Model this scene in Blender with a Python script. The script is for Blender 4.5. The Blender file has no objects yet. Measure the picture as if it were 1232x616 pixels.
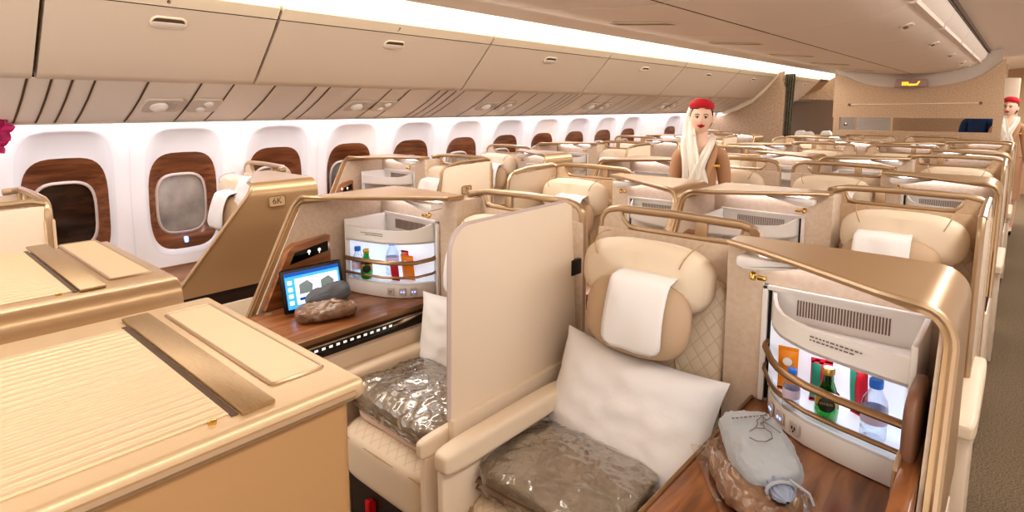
import bpy, bmesh, math, random
from mathutils import Vector, Matrix, noise
random.seed(7)
PI = math.pi
scene = bpy.context.scene
COL = scene.collection

# ------------------------------------------------------------------ materials
M = {}
def srgb(r, g, b):
    f = lambda c: (c/255/12.92) if c/255 <= .04045 else ((c/255+.055)/1.055)**2.4
    return (f(r), f(g), f(b), 1)
def base(name, col, rough=.5, metal=0., coat=0., spec=.5, emit=None, es=0., trans=0., alpha=1., sheen=0.):
    m = bpy.data.materials.new(name); m.use_nodes = True
    b = m.node_tree.nodes['Principled BSDF']
    b.inputs['Base Color'].default_value = col; b.inputs['Roughness'].default_value = rough
    b.inputs['Metallic'].default_value = metal; b.inputs['Coat Weight'].default_value = coat
    b.inputs['Coat Roughness'].default_value = .12
    b.inputs['Specular IOR Level'].default_value = spec
    b.inputs['Transmission Weight'].default_value = trans; b.inputs['Alpha'].default_value = alpha
    b.inputs['Sheen Weight'].default_value = sheen
    if emit: b.inputs['Emission Color'].default_value = emit; b.inputs['Emission Strength'].default_value = es
    M[name] = m
    return m, m.node_tree, b
def N(nt, t, **kw):
    n = nt.nodes.new(t)
    for k, v in kw.items(): setattr(n, k, v)
    return n
def coords(nt, scale=(1, 1, 1), rot=(0, 0, 0)):
    tc = N(nt, 'ShaderNodeTexCoord'); mp = N(nt, 'ShaderNodeMapping')
    nt.links.new(tc.outputs['Object'], mp.inputs['Vector'])
    mp.inputs['Scale'].default_value = scale; mp.inputs['Rotation'].default_value = rot
    return mp.outputs['Vector']
def add_noise(name, scale, col2=None, bump=0., stretch=(1, 1, 1), detail=4, lo=.35, hi=.65, dist=.002, bscale=None):
    m = M[name]; nt = m.node_tree; b = nt.nodes['Principled BSDF']
    v = coords(nt, stretch)
    n = N(nt, 'ShaderNodeTexNoise'); n.inputs['Scale'].default_value = scale; n.inputs['Detail'].default_value = detail
    nt.links.new(v, n.inputs['Vector'])
    if col2 is not None:
        r = N(nt, 'ShaderNodeValToRGB'); r.color_ramp.elements[0].position = lo; r.color_ramp.elements[1].position = hi
        r.color_ramp.elements[0].color = b.inputs['Base Color'].default_value; r.color_ramp.elements[1].color = col2
        nt.links.new(n.outputs['Fac'], r.inputs['Fac']); nt.links.new(r.outputs['Color'], b.inputs['Base Color'])
    if bump:
        n2 = n
        if bscale:
            n2 = N(nt, 'ShaderNodeTexNoise'); n2.inputs['Scale'].default_value = bscale; n2.inputs['Detail'].default_value = 3
            nt.links.new(v, n2.inputs['Vector'])
        bp = N(nt, 'ShaderNodeBump'); bp.inputs['Strength'].default_value = bump; bp.inputs['Distance'].default_value = dist
        nt.links.new(n2.outputs['Fac'], bp.inputs['Height']); nt.links.new(bp.outputs['Normal'], b.inputs['Normal'])
    return m

GOLD = srgb(188, 157, 120)
base('gold_paint', GOLD, .36, .6, coat=.2); add_noise('gold_paint', 900, None, .05, dist=.0005)
base('gold_dark', srgb(160, 130, 96), .36, .6, coat=.2); add_noise('gold_dark', 900, None, .05, dist=.0005)
base('gold_rail', srgb(184, 157, 126), .34, .6, coat=.2)
base('brushed_gold', srgb(176, 148, 110), .38, .7); add_noise('brushed_gold', 60, srgb(160, 132, 96), .1, (1, 30, 1), dist=.0004)
base('gold_face', srgb(184, 146, 102), .45, .4); add_noise('gold_face', 700, None, .06, dist=.0005)
base('gold_pale', srgb(214, 187, 150), .42, .45); add_noise('gold_pale', 700, None, .05, dist=.0005)
base('rail_bronze', srgb(152, 122, 90), .32, .7)
base('fabric', srgb(212, 193, 174), .85, sheen=.2); add_noise('fabric', 55, srgb(206, 182, 157), .2, bscale=320, dist=.001)
base('fabric_tan', srgb(210, 182, 152), .8, sheen=.2); add_noise('fabric_tan', 55, srgb(200, 172, 141), .2, bscale=320, dist=.001)
base('cream_panel', srgb(226, 207, 184), .42); add_noise('cream_panel', 400, None, .03, dist=.0005)
base('screen_cream', srgb(230, 212, 190), .45); add_noise('screen_cream', 300, None, .02, dist=.0005)
base('leather', srgb(226, 207, 182), .46); add_noise('leather', 260, None, .18, dist=.0008)
base('leather_tan', srgb(196, 168, 138), .55); add_noise('leather_tan', 200, None, .2, dist=.001)
base('brown_leather', srgb(120, 84, 62), .45); add_noise('brown_leather', 200, None, .2, dist=.001)
base('white_cloth', srgb(240, 236, 234), .85, sheen=.2); add_noise('white_cloth', 14, None, .35, dist=.012, detail=3)
base('antimac', srgb(238, 234, 230), .8); add_noise('antimac', 9, None, .3, dist=.012, detail=2)
base('white_plastic', srgb(232, 226, 220), .35)
base('panel_grey', srgb(196, 186, 178), .4)
base('service_white', srgb(214, 202, 190), .45)
base('grille_dark', srgb(120, 96, 78), .6)
base('black', srgb(18, 15, 14), .35); base('black_gloss', srgb(14, 12, 12), .12, coat=.5)
base('dark_brown', srgb(52, 36, 27), .4); add_noise('dark_brown', 120, srgb(40, 28, 21))
base('seam', srgb(96, 74, 56), .7)
base('seat_seam', srgb(182, 152, 114), .6)
base('chrome', srgb(205, 195, 180), .15, 1.)
base('lamp_brass', srgb(214, 178, 110), .2, 1.)
base('bin', srgb(220, 203, 186), .5); add_noise('bin', 500, None, .04, dist=.0005)
base('bin_edge', srgb(236, 220, 198), .5)
base('ceiling', srgb(236, 220, 206), .55); add_noise('ceiling', 300, None, .03, dist=.0005)
base('slot_dark', srgb(150, 122, 98), .6)
base('psu', srgb(238, 229, 220), .5)
base('wall', srgb(240, 236, 240), .45); add_noise('wall', 300, None, .03, dist=.0005)
base('reveal', srgb(230, 228, 232), .45)
base('glass', srgb(176, 168, 162), .08, spec=.6, trans=.0, coat=.6); add_noise('glass', 6, srgb(140, 132, 128), 0)
base('glass_dark', srgb(62, 40, 28), .1, coat=.6); add_noise('glass_dark', 5, srgb(34, 26, 22), 0, (1, 1, 6))
base('window_rim', srgb(206, 190, 184), .3)
base('led_blue', srgb(150, 170, 255), .3, emit=srgb(120, 150, 255), es=2.5)
base('cove', srgb(255, 244, 226), .5, emit=srgb(255, 243, 224), es=1.6)
base('cove_cool', srgb(255, 245, 250), .5, emit=srgb(252, 248, 255), es=6.5)
base('shelf_light', srgb(245, 245, 255), .5, emit=srgb(244, 244, 255), es=7.)
base('bin_light', srgb(240, 245, 255), .5, emit=srgb(225, 238, 255), es=.24)
base('carpet', srgb(142, 122, 96), .95); add_noise('carpet', 130, srgb(96, 82, 64), .5, detail=6, lo=.38, hi=.62, dist=.004)
base('partition', srgb(206, 178, 150), .7); add_noise('partition', 60, srgb(188, 158, 128), .1, bscale=300, dist=.001)
base('divider', srgb(190, 164, 140), .85); add_noise('divider', 40, srgb(168, 142, 118), .2, bscale=200, dist=.002)
base('galley_dark', srgb(112, 90, 74), .6); base('galley', srgb(180, 150, 116), .6)
base('curtain', srgb(120, 112, 96), .85); add_noise('curtain', 30, srgb(90, 84, 70), .2)
base('amber', srgb(255, 170, 40), .4, emit=srgb(255, 165, 40), es=2.2); base('sign_grey', srgb(168, 142, 132), .5)
base('text_brown', srgb(92, 70, 50), .5); base('text_grey', srgb(110, 98, 90), .6); base('white_mark', srgb(240, 238, 235), .4, emit=srgb(255, 255, 255), es=.5)
base('skin', srgb(250, 212, 188), .5, spec=.3); base('lips', srgb(178, 24, 36), .35); base('eye_white', srgb(235, 230, 228), .3); base('eye_dark', srgb(48, 34, 28), .2)
base('brow', srgb(96, 64, 42), .7); base('hair', srgb(112, 78, 48), .5)
base('hat_red', srgb(204, 18, 38), .75, sheen=.3); base('scarf', srgb(250, 243, 230), .7, sheen=.2)
base('jacket', srgb(204, 160, 124), .8, sheen=.2); add_noise('jacket', 500, srgb(198, 152, 116), .1)
base('badge', srgb(230, 180, 90), .3, .6); base('navy', srgb(44, 74, 120), .8); add_noise('navy', 200, srgb(36, 62, 104), .1)
base('pouch_grey', srgb(158, 160, 162), .7, sheen=.3); add_noise('pouch_grey', 25, None, .3, dist=.006)
base('pouch_blue', srgb(136, 142, 158), .7)
base('pouch_dark', srgb(96, 98, 102), .7); add_noise('pouch_dark', 30, None, .4, dist=.006)
base('pouch_brown', srgb(140, 108, 82), .38, coat=.4); add_noise('pouch_brown', 22, srgb(118, 88, 66), .7, dist=.012)
base('blanket_rose', srgb(212, 184, 168), .8); add_noise('blanket_rose', 30, None, .4, dist=.005)
base('orange', srgb(232, 140, 30), .35); base('red_pack', srgb(208, 36, 58), .35); base('teal_pack', srgb(50, 140, 116), .35); base('pack_white', srgb(240, 236, 230), .4)
base('cap_blue', srgb(50, 120, 214), .35); base('bottle_label', srgb(206, 190, 210), .4); base('gold_cap', srgb(200, 160, 80), .3, .6)
base('label_dark', srgb(30, 44, 36), .4)
base('red_tag', srgb(200, 20, 24), .5)
base('flower', srgb(150, 18, 80), .6); add_noise('flower', 30, srgb(190, 40, 110)); base('stem', srgb(90, 60, 40), .6)
base('shoe', srgb(24, 20, 20), .3)

def wood(name, c1, c2, c3, stretch, rough=.3):
    m, nt, b = base(name, c1, rough, coat=.5)
    v = coords(nt, stretch)
    n = N(nt, 'ShaderNodeTexNoise'); n.inputs['Scale'].default_value = 4.; n.inputs['Detail'].default_value = 8; n.inputs['Distortion'].default_value = .8
    nt.links.new(v, n.inputs['Vector'])
    r = N(nt, 'ShaderNodeValToRGB'); e = r.color_ramp.elements
    e[0].position = .3; e[0].color = c1; e[1].position = .7; e[1].color = c3
    k = e.new(.5); k.color = c2
    nt.links.new(n.outputs['Fac'], r.inputs['Fac']); nt.links.new(r.outputs['Color'], b.inputs['Base Color'])
wood('table_wood', srgb(104, 62, 34), srgb(142, 90, 52), srgb(172, 116, 70), (7, .8, 7))
wood('window_wood', srgb(88, 52, 32), srgb(122, 74, 46), srgb(150, 96, 62), (6, .7, 9), .35)

def quilt(name, plane, k=17., col=None):
    m, nt, b = base(name, col or srgb(222, 197, 160), .46)
    tc = N(nt, 'ShaderNodeTexCoord'); sx = N(nt, 'ShaderNodeSeparateXYZ'); nt.links.new(tc.outputs['Object'], sx.inputs[0])
    A, B = ('X', 'Z') if plane == 'xz' else ('X', 'Y')
    def mth(op, a, b_=None):
        n = N(nt, 'ShaderNodeMath', operation=op)
        for i, q in enumerate((a, b_)):
            if q is None: continue
            if isinstance(q, (int, float)): n.inputs[i].default_value = q
            else: nt.links.new(q, n.inputs[i])
        return n.outputs[0]
    s = mth('MULTIPLY', mth('ADD', mth('MULTIPLY', sx.outputs[A], 1.25), sx.outputs[B]), k); d = mth('MULTIPLY', mth('SUBTRACT', mth('MULTIPLY', sx.outputs[A], 1.25), sx.outputs[B]), k)
    p = mth('MINIMUM', mth('PINGPONG', s, .5), mth('PINGPONG', d, .5))
    r = N(nt, 'ShaderNodeMapRange'); r.inputs['From Max'].default_value = .12; nt.links.new(p, r.inputs['Value'])
    if plane == 'xy':
        ge = N(nt, 'ShaderNodeNewGeometry'); sn = N(nt, 'ShaderNodeSeparateXYZ'); nt.links.new(ge.outputs['Normal'], sn.inputs[0])
        lt = mth('LESS_THAN', sn.outputs['Z'], .75); qq = mth('MAXIMUM', r.outputs[0], lt)
    else: qq = r.outputs[0]
    bp = N(nt, 'ShaderNodeBump'); bp.inputs['Strength'].default_value = .25; bp.inputs['Distance'].default_value = .004
    nt.links.new(qq, bp.inputs['Height']); nt.links.new(bp.outputs[0], b.inputs['Normal'])
    mx = N(nt, 'ShaderNodeValToRGB'); mx.color_ramp.elements[0].color = srgb(206, 182, 152); mx.color_ramp.elements[1].color = col or srgb(226, 207, 182); mx.color_ramp.elements[1].position = .5
    nt.links.new(qq, mx.inputs['Fac']); nt.links.new(mx.outputs[0], b.inputs['Base Color'])
quilt('quilt_back', 'xz'); quilt('quilt_seat', 'xy')

def plastic_wrap(name, col, col2):
    m, nt, b = base(name, col, .6, coat=1.0); b.inputs['Coat Roughness'].default_value = .1
    v = coords(nt)
    n1 = N(nt, 'ShaderNodeTexNoise'); n1.inputs['Scale'].default_value = 10; n1.inputs['Detail'].default_value = 4; n1.inputs['Distortion'].default_value = 1.2
    nt.links.new(v, n1.inputs['Vector'])
    vo = N(nt, 'ShaderNodeTexVoronoi', feature='DISTANCE_TO_EDGE'); vo.inputs['Scale'].default_value = 7
    nt.links.new(n1.outputs['Color'], vo.inputs['Vector'])
    ad = N(nt, 'ShaderNodeMath', operation='ADD'); nt.links.new(n1.outputs['Fac'], ad.inputs[0])
    n3 = N(nt, 'ShaderNodeTexNoise'); n3.inputs['Scale'].default_value = 55; n3.inputs['Distortion'].default_value = 1.5; nt.links.new(v, n3.inputs['Vector'])
    mu = N(nt, 'ShaderNodeMath', operation='MULTIPLY'); nt.links.new(n3.outputs['Fac'], mu.inputs[0]); mu.inputs[1].default_value = .35
    vm = N(nt, 'ShaderNodeMath', operation='MULTIPLY_ADD'); vm.inputs[1].default_value = -.8; nt.links.new(vo.outputs['Distance'], vm.inputs[0]); nt.links.new(mu.outputs[0], vm.inputs[2]); nt.links.new(vm.outputs[0], ad.inputs[1])
    bp = N(nt, 'ShaderNodeBump'); bp.inputs['Strength'].default_value = 1.; bp.inputs['Distance'].default_value = .03
    nt.links.new(ad.outputs[0], bp.inputs['Height']); nt.links.new(bp.outputs[0], b.inputs['Coat Normal'])
    bp2 = N(nt, 'ShaderNodeBump'); bp2.inputs['Strength'].default_value = .4; bp2.inputs['Distance'].default_value = .008
    nt.links.new(ad.outputs[0], bp2.inputs['Height']); nt.links.new(bp2.outputs[0], b.inputs['Normal'])
    r = N(nt, 'ShaderNodeValToRGB'); r.color_ramp.elements[0].color = col; r.color_ramp.elements[1].color = col2; r.color_ramp.elements[0].position = .35; r.color_ramp.elements[1].position = .7
    nt.links.new(n1.outputs['Fac'], r.inputs['Fac']); nt.links.new(r.outputs[0], b.inputs['Base Color'])
plastic_wrap('wrapped_blanket', srgb(146, 132, 116), srgb(164, 150, 132))
def clear(name, col, rough=.02, k=.35):
    m = bpy.data.materials.new(name); m.use_nodes = True; nt = m.node_tree; nt.nodes.clear()
    o = N(nt, 'ShaderNodeOutputMaterial'); t = N(nt, 'ShaderNodeBsdfTransparent'); g = N(nt, 'ShaderNodeBsdfGlossy'); mx = N(nt, 'ShaderNodeMixShader')
    t.inputs[0].default_value = col; g.inputs['Roughness'].default_value = rough
    lw = N(nt, 'ShaderNodeLayerWeight'); lw.inputs[0].default_value = k
    nt.links.new(lw.outputs['Facing'], mx.inputs[0]); nt.links.new(t.outputs[0], mx.inputs[1]); nt.links.new(g.outputs[0], mx.inputs[2]); nt.links.new(mx.outputs[0], o.inputs[0])
    M[name] = m
clear('clear_plastic', (.9, .95, 1, 1)); clear('green_glass', (.12, .55, .16, 1), k=.25); clear('film', (.97, .96, .94, 1), .16, .32)

# ------------------------------------------------------------------ mesh helpers
class G:
    """collects shapes; s mirrors local x"""
    def __init__(self, s=1): self.v = []; self.f = []; self.mi = []; self.s = s; self.cur = 0
    def add(self, vs, fs):
        o = len(self.v); self.v += [Vector(p) for p in vs]; self.f += [[i+o for i in f] for f in fs]; self.mi += [self.cur]*len(fs); return self
    def bm(self, bm, mat=None):
        if mat: bmesh.ops.transform(bm, matrix=mat, verts=bm.verts)
        bm.verts.ensure_lookup_table(); bm.verts.index_update()
        self.add([v.co.copy() for v in bm.verts], [[v.index for v in f.verts] for f in bm.faces]); bm.free(); return self
    def box(self, x0, x1, y0, y1, z0, z1, bev=0., seg=2, mat=None):
        bm = bmesh.new(); bmesh.ops.create_cube(bm, size=1)
        for v in bm.verts: v.co = Vector(((x0+x1)/2+v.co.x*(x1-x0), (y0+y1)/2+v.co.y*(y1-y0), (z0+z1)/2+v.co.z*(z1-z0)))
        if bev: bmesh.ops.bevel(bm, geom=bm.edges[:], offset=bev, segments=seg, affect='EDGES', profile=.5)
        return self.bm(bm, mat)
    def prism(self, poly, axis, a0, a1, bev=0., seg=2, mat=None):
        """poly 2-D: axis x -> (y,z); y -> (x,z); z -> (x,y)"""
        bm = bmesh.new(); m = {'x': lambda p, a: (a, p[0], p[1]), 'y': lambda p, a: (p[0], a, p[1]), 'z': lambda p, a: (p[0], p[1], a)}[axis]
        A = [bm.verts.new(m(p, a0)) for p in poly]; B = [bm.verts.new(m(p, a1)) for p in poly]; n = len(poly)
        bm.faces.new(A); bm.faces.new(B[::-1])
        for i in range(n): bm.faces.new((A[i], B[i], B[(i+1) % n], A[(i+1) % n]))
        bmesh.ops.recalc_face_normals(bm, faces=bm.faces)
        if bev:
            e = [e for e in bm.edges if len(e.link_faces) == 2 and e.calc_face_angle(0) > .6]
            bmesh.ops.bevel(bm, geom=e, offset=bev, segments=seg, affect='EDGES', profile=.5)
        return self.bm(bm, mat)
    def tube(self, path, r, n=8, closed=False, mat=None):
        P = [Vector(p) for p in path]; L = len(P); rings = []; up = None
        for i, p in enumerate(P):
            a = P[i-1] if (i or closed) else P[0]; b = P[(i+1) % L] if (i < L-1 or closed) else P[-1]
            t = (b-a).normalized()
            if up is None: up = t.orthogonal().normalized()
            up = (up - t*up.dot(t)); up = up.normalized() if up.length > 1e-6 else t.orthogonal().normalized()
            w = t.cross(up); rr = r[i] if isinstance(r, list) else r
            rx, ry = rr if isinstance(rr, tuple) else (rr, rr)
            rings.append([p + up*math.cos(2*PI*k/n)*rx + w*math.sin(2*PI*k/n)*ry for k in range(n)])
        vs = [q for R in rings for q in R]; fs = []
        for i in range(L if closed else L-1):
            j = (i+1) % L
            for k in range(n): fs.append([i*n+k, i*n+(k+1) % n, j*n+(k+1) % n, j*n+k])
        if not closed: fs += [list(range(n))[::-1], [(L-1)*n+k for k in range(n)]]
        if mat: vs = [mat @ q for q in vs]
        return self.add(vs, fs)
    def lathe(self, prof, n=16, mat=None, caps=True):
        vs = [(r*math.cos(2*PI*k/n), r*math.sin(2*PI*k/n), z) for r, z in prof for k in range(n)]; fs = []
        for i in range(len(prof)-1):
            for k in range(n): fs.append([i*n+k, i*n+(k+1) % n, (i+1)*n+(k+1) % n, (i+1)*n+k])
        if caps: fs += [list(range(n))[::-1], [(len(prof)-1)*n+k for k in range(n)]]
        if mat: vs = [mat @ Vector(q) for q in vs]
        return self.add(vs, fs)
    def grid(self, fn, nu, nv, closed_u=False):
        vs = [fn(i/(nu if closed_u else nu-1), j/(nv-1)) for j in range(nv) for i in range(nu)]; fs = []
        for j in range(nv-1):
            for i in range(nu if closed_u else nu-1):
                k = (i+1) % nu; fs.append([j*nu+i, j*nu+k, (j+1)*nu+k, (j+1)*nu+i])
        return self.add(vs, fs)
    def ball(self, c, r, n=16, m=10, mat=None, fn=None):
        vs = []; fs = []
        for j in range(m+1):
            th = PI*j/m
            for i in range(n):
                ph = 2*PI*i/n; d = Vector((math.sin(th)*math.cos(ph), math.sin(th)*math.sin(ph), math.cos(th)))
                if fn: d = fn(d)
                p = Vector((c[0]+d.x*r[0], c[1]+d.y*r[1], c[2]+d.z*r[2])); vs.append(mat @ p if mat else p)
        for j in range(m):
            for i in range(n): fs.append([j*n+i, (j+1)*n+i, (j+1)*n+(i+1) % n, j*n+(i+1) % n])
        return self.add(vs, fs)
    def build(self, name, mats, parent=None, smooth=True, angle=40, weld=True):
        me = bpy.data.meshes.new(name)
        vs = [(p.x*self.s, p.y, p.z) for p in self.v]
        fs = [f[::-1] if self.s < 0 else f for f in self.f]
        me.from_pydata(vs, [], fs)
        if not isinstance(mats, (list, tuple)): mats = [mats]
        for m in mats: me.materials.append(M[m])
        me.polygons.foreach_set('material_index', self.mi)
        bm = bmesh.new(); bm.from_mesh(me)
        if weld: bmesh.ops.remove_doubles(bm, verts=bm.verts, dist=1e-5)
        bmesh.ops.recalc_face_normals(bm, faces=bm.faces); bm.to_mesh(me); bm.free()
        if smooth:
            me.polygons.foreach_set('use_smooth', [True]*len(me.polygons)); me.set_sharp_from_angle(angle=math.radians(angle))
        o = bpy.data.objects.new(name, me); COL.objects.link(o)
        if parent: o.parent = parent
        return o
def arc(cx, cy, r, a0, a1, n=6):
    return [(cx+r*math.cos(math.radians(a0+(a1-a0)*i/n)), cy+r*math.sin(math.radians(a0+(a1-a0)*i/n))) for i in range(n+1)]
def rrect(x0, x1, y0, y1, r, n=5):
    return arc(x1-r, y1-r, r, 0, 90, n)+arc(x0+r, y1-r, r, 90, 180, n)+arc(x0+r, y0+r, r, 180, 270, n)+arc(x1-r, y0+r, r, 270, 360, n)
def tag(o, label=None, cat=None, group=None, kind=None):
    if label: o['label'] = label
    if cat: o['category'] = cat
    if group: o['group'] = group
    if kind: o['kind'] = kind
    return o
def thing(name, loc, label=None, cat=None, group=None):
    o = bpy.data.objects.new(name, None); COL.objects.link(o); o.location = loc; o.empty_display_size = .1
    return tag(o, label, cat, group)
def struct(o): o['kind'] = 'structure'; return o
def kids(o): return [c for c in bpy.data.objects if c.parent == o]
def copy_tree(o, parent=None):
    c = o.copy(); COL.objects.link(c); c.parent = parent
    for ch in kids(o): copy_tree(ch, c)
    return c
def text(body, size, mat, M4, parent, name='lettering', ext=.0006, align='CENTER'):
    cu = bpy.data.curves.new(name, 'FONT'); cu.body = body; cu.size = size; cu.extrude = ext; cu.align_x = align; cu.align_y = 'CENTER'
    t = bpy.data.objects.new(name, cu); COL.objects.link(t); bpy.context.view_layer.update()
    me = bpy.data.meshes.new_from_object(t.evaluated_get(bpy.context.evaluated_depsgraph_get()))
    bpy.data.objects.remove(t); bpy.data.curves.remove(cu)
    me.name = name; me.transform(M4); me.materials.clear(); me.materials.append(M[mat])
    o = bpy.data.objects.new(name, me); COL.objects.link(o); o.parent = parent
    return o
def frame(origin, xdir, ydir):
    x = Vector(xdir).normalized(); y = Vector(ydir); y = (y-x*y.dot(x)).normalized(); z = x.cross(y)
    m = Matrix((x, y, z)).transposed().to_4x4(); m.translation = Vector(origin); return m

# ------------------------------------------------------------------ camera
f, cx, cy, HX, HY = 700., 616., 215., 1238., 129.
CAM = Vector((1.22, 0, 1.68))
pit = math.atan((cy-HY)/f); th = math.atan((HX-cx)/math.hypot(f, cy-HY))
cd = bpy.data.cameras.new('camera'); co = bpy.data.objects.new('camera', cd); COL.objects.link(co)
co.location = CAM; co.rotation_euler = (PI/2-pit, 0, th)
cd.sensor_fit = 'HORIZONTAL'; cd.sensor_width = 36; cd.lens = 36*f/1232; cd.shift_y = (cy-308)/1232; cd.clip_start = .02; cd.clip_end = 60
scene.camera = co

# ------------------------------------------------------------------ suite modules
# local frame: x = u (0 at the seat edge, growing to the console), y = Y - 1.9 for the foremost full row, z = height
PITCH = 1.22
def Yr(r): return 1.9+PITCH*(r-6)

def front_y(u, z, sl, d=.28):           # front edge of the shell cover
    y = 1.69-(min(max(u, .6), 1.07)-.6)/.47*d
    if z < 1.28: y -= (1.28-z)*sl
    return max(y, .85)-1.9

def make_shell(s, var, name='suite_shell'):
    """var: A (centre pair), B (aisle seat), K (window seat)"""
    root = thing(name, (0, 0, 0))
    sl = {'A': .50, 'B': .50, 'K': .84}[var]; dd = .40 if (var == 'A' and s < 0) else (.26 if var == 'K' else .31)
    # back panel of the seat bay
    g = G(s); g.box(.0, .60, -.03, .01, .05, 1.228, .008); g.prism([(.014, 1.2), (.014, 1.25), (.03, 1.28), (.06, 1.297), (.09, 1.297), (.10, 1.26), (.125, 1.236), (.14, 1.2)], 'y', -.022, .004); g.prism([(.52, 1.2), (.54, 1.245), (.555, 1.29), (.60, 1.285), (.60, 1.2)], 'y', -.022, .004); g.build('back_panel', 'fabric_tan' if var == 'B' else 'fabric', root)
    # console back wall
    g = G(s); g.box(.56, 1.12, -.18, -.15, .05, 1.272, .006); g.box(.56, .60, -.16, -.02, .05, 1.272, .006); g.build('console_back_wall', 'fabric', root)
    # rail on top of the seat bay
    g = G(s)
    top = [(.012, -.01, .35), (.012, -.01, 1.22)]+[(.06-.048*math.cos(a), -.01, 1.24+.055*math.sin(a)) for a in (.4, .9, 1.3)]+[(.09, -.01, 1.302), (.30, -.012, 1.306), (.54, -.01, 1.300), (.585, -.03, 1.292), (.60, -.07, 1.288)]
    g.tube(top, (.017, .015), 10)
    low = [(.085, -.01, 1.296), (.10, -.01, 1.262), (.125, -.01, 1.238), (.16, -.01, 1.232), (.40, -.01, 1.232), (.50, -.01, 1.234), (.535, -.01, 1.244), (.55, -.01, 1.27), (.555, -.01, 1.296)]
    g.tube(low, (.010, .014), 8)
    g.box(.385, .425, -.018, 0, 1.232, 1.30, .003)
    g.build('rail', 'gold_rail', root)
    # cover: top, rounded outer corner, sloping side
    prof = [(.575, 1.292), (.70, 1.292), (.85, 1.292), (1.0, 1.292), (1.07, 1.29)]+arc(1.07, 1.22, .07, 80, 0, 6)+[(1.14, z) for z in (1.1, .98, .86, .80, .77)]
    zb = .77
    g = G(s)
    ins = []
    for i, (u, z) in enumerate(prof):
        a = prof[max(i-1, 0)]; b = prof[min(i+1, len(prof)-1)]; t = Vector((b[0]-a[0], b[1]-a[1])).normalized(); n = Vector((t.y, -t.x)); ins.append((u+n.x*.018, z+n.y*.018))
    nP = len(prof); vs = []; fs = []
    for (u, z), (ui, zi) in zip(prof, ins):
        yf = front_y(u, z, sl, dd); yb_ = -.12
        vs += [(u, yf, z), (u, yb_, z), (ui, yb_, zi), (ui, yf, zi)]
    for i in range(nP-1):
        for k in range(4): fs.append([i*4+k, i*4+(k+1) % 4, (i+1)*4+(k+1) % 4, (i+1)*4+k])
    fs += [[0, 1, 2, 3], [(nP-1)*4+k for k in (3, 2, 1, 0)]]
    g.add(vs, fs); g.build('cover', 'gold_paint', root, angle=35)
    # inner lining of the side
    g = G(s); pts = [(front_y(1.1, z, sl, dd)+.02, z) for z in (1.25, 1.2, 1.0, .80)]
    g.prism(pts+[(-.17, .80), (-.17, 1.25)], 'x', 1.112, 1.120); g.build('side_lining', 'panel_beige' if 'panel_beige' in M else 'fabric', root)
    # trim tube along the front edge
    g = G(s); g.tube([(u, front_y(u, z, sl, dd)-.004, z-.006 if u < 1.07 else z) for u, z in prof], .0085, 8); g.build('edge_trim', 'gold_rail', root)
    # band and lower skirt on the aisle side
    y0 = front_y(1.14, .77, sl, dd)
    g = G(s); g.box(1.10, 1.132, y0-.02, -.13, .70, .768, .003); g.build('dark_band', 'dark_brown', root)
    g = G(s); g.box(1.10, 1.138, y0-.06, -.13, .04, .70, .006); g.build('lower_skirt', 'cream_panel', root)
    g = G(s); g.box(.66, 1.06, -.205, -.182, 1.262, 1.270); g.build('shelf_light', 'shelf_light', root)
    # reading lamp
    lp = G(s); lp.prism([(.62, 1.262), (.83, 1.268), (.83, 1.262), (.70, 1.232), (.64, 1.228), (.62, 1.236)], 'y', -.275, -.20, .006); lo = lp.build('reading_lamp', 'white_plastic', root)
    lb = G(s); lb.lathe([(.008, 0), (.010, .004), (.010, .018), (.007, .022)], 12, Matrix.Translation((.662, -.245, 1.216)) @ Matrix.Rotation(2.6, 4, 'X')); lb.box(.675, .70, -.262, -.25, 1.200, 1.212, .003); lb.build('lamp_barrel', 'lamp_brass', lo)
    # wooden side panel by the console with its switch strip
    g = G(s); g.prism([(front_y(1.1, .82, sl, dd)+.03, .82), (-.49, .82), (-.49, 1.10), (front_y(1.1, 1.08, sl, dd)+.045, 1.085), (front_y(1.1, 1.06, sl, dd)+.03, 1.065)] if not (s > 0 and var == 'A') else [(-.89, .82), (-.49, .82), (-.49, 1.0), (-.72, .985), (-.80, .96)], 'x', 1.075, 1.110, .004); w = g.build('wood_panel', 'table_wood', root)
    g = G(s); g.prism([(front_y(1.1, 1.0, sl, dd)+.06, 1.0), (-.505, 1.03), (-.505, 1.075), (front_y(1.1, 1.05, sl, dd)+.06, 1.048)] if not (s > 0 and var == 'A') else [(-.72, .90), (-.54, .91), (-.54, .95), (-.70, .94)], 'x', 1.071, 1.076); sw = g.build('switch_panel', 'black_gloss', w)
    g = G(s)
    for yy in (() if s > 0 and var == 'A' else (-.60, -.55)):
        g.lathe([(.008, 0), (.008, .002)], 10, Matrix.Translation((1.0715, yy, 1.043)) @ Matrix.Rotation(-PI/2, 4, 'Y')); g.box(1.069, 1.071, yy-.002, yy+.002, 1.028, 1.034)
    if g.v: g.build('switch_symbol', 'white_mark', sw)
    if var == 'B':   # wing beside the aisle
        pr = [(-.50, .45), (-.02, .45), (-.02, 1.285)]+[(-.42, 1.275)]+arc(-.43, 1.215, .06, 90, 180, 5)+[(-.52, 1.0)]
        g = G(s); g.prism(pr, 'x', .006, .030, .006, 2); g.build('wing_panel', 'cream_panel', root)
        g = G(s); g.tube([(.018, y, z) for y, z in [(-.50, .45), (-.52, 1.0)]+arc(-.43, 1.215, .062, 180, 90, 5)+[(-.40, 1.28)]], .012, 8)
        g.tube([(.018, -.44, 1.277), (.018, -.32, 1.296), (.018, -.06, 1.302), (.018, -.02, 1.29)], (.013, .016), 8)
        g.tube([(.018, -.34, 1.292), (.018, -.32, 1.25), (.018, -.28, 1.236), (.018, -.10, 1.238), (.018, -.06, 1.25), (.018, -.05, 1.295)], .008, 8)
        g.build('wing_trim', 'gold_rail', root)
    return root

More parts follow.
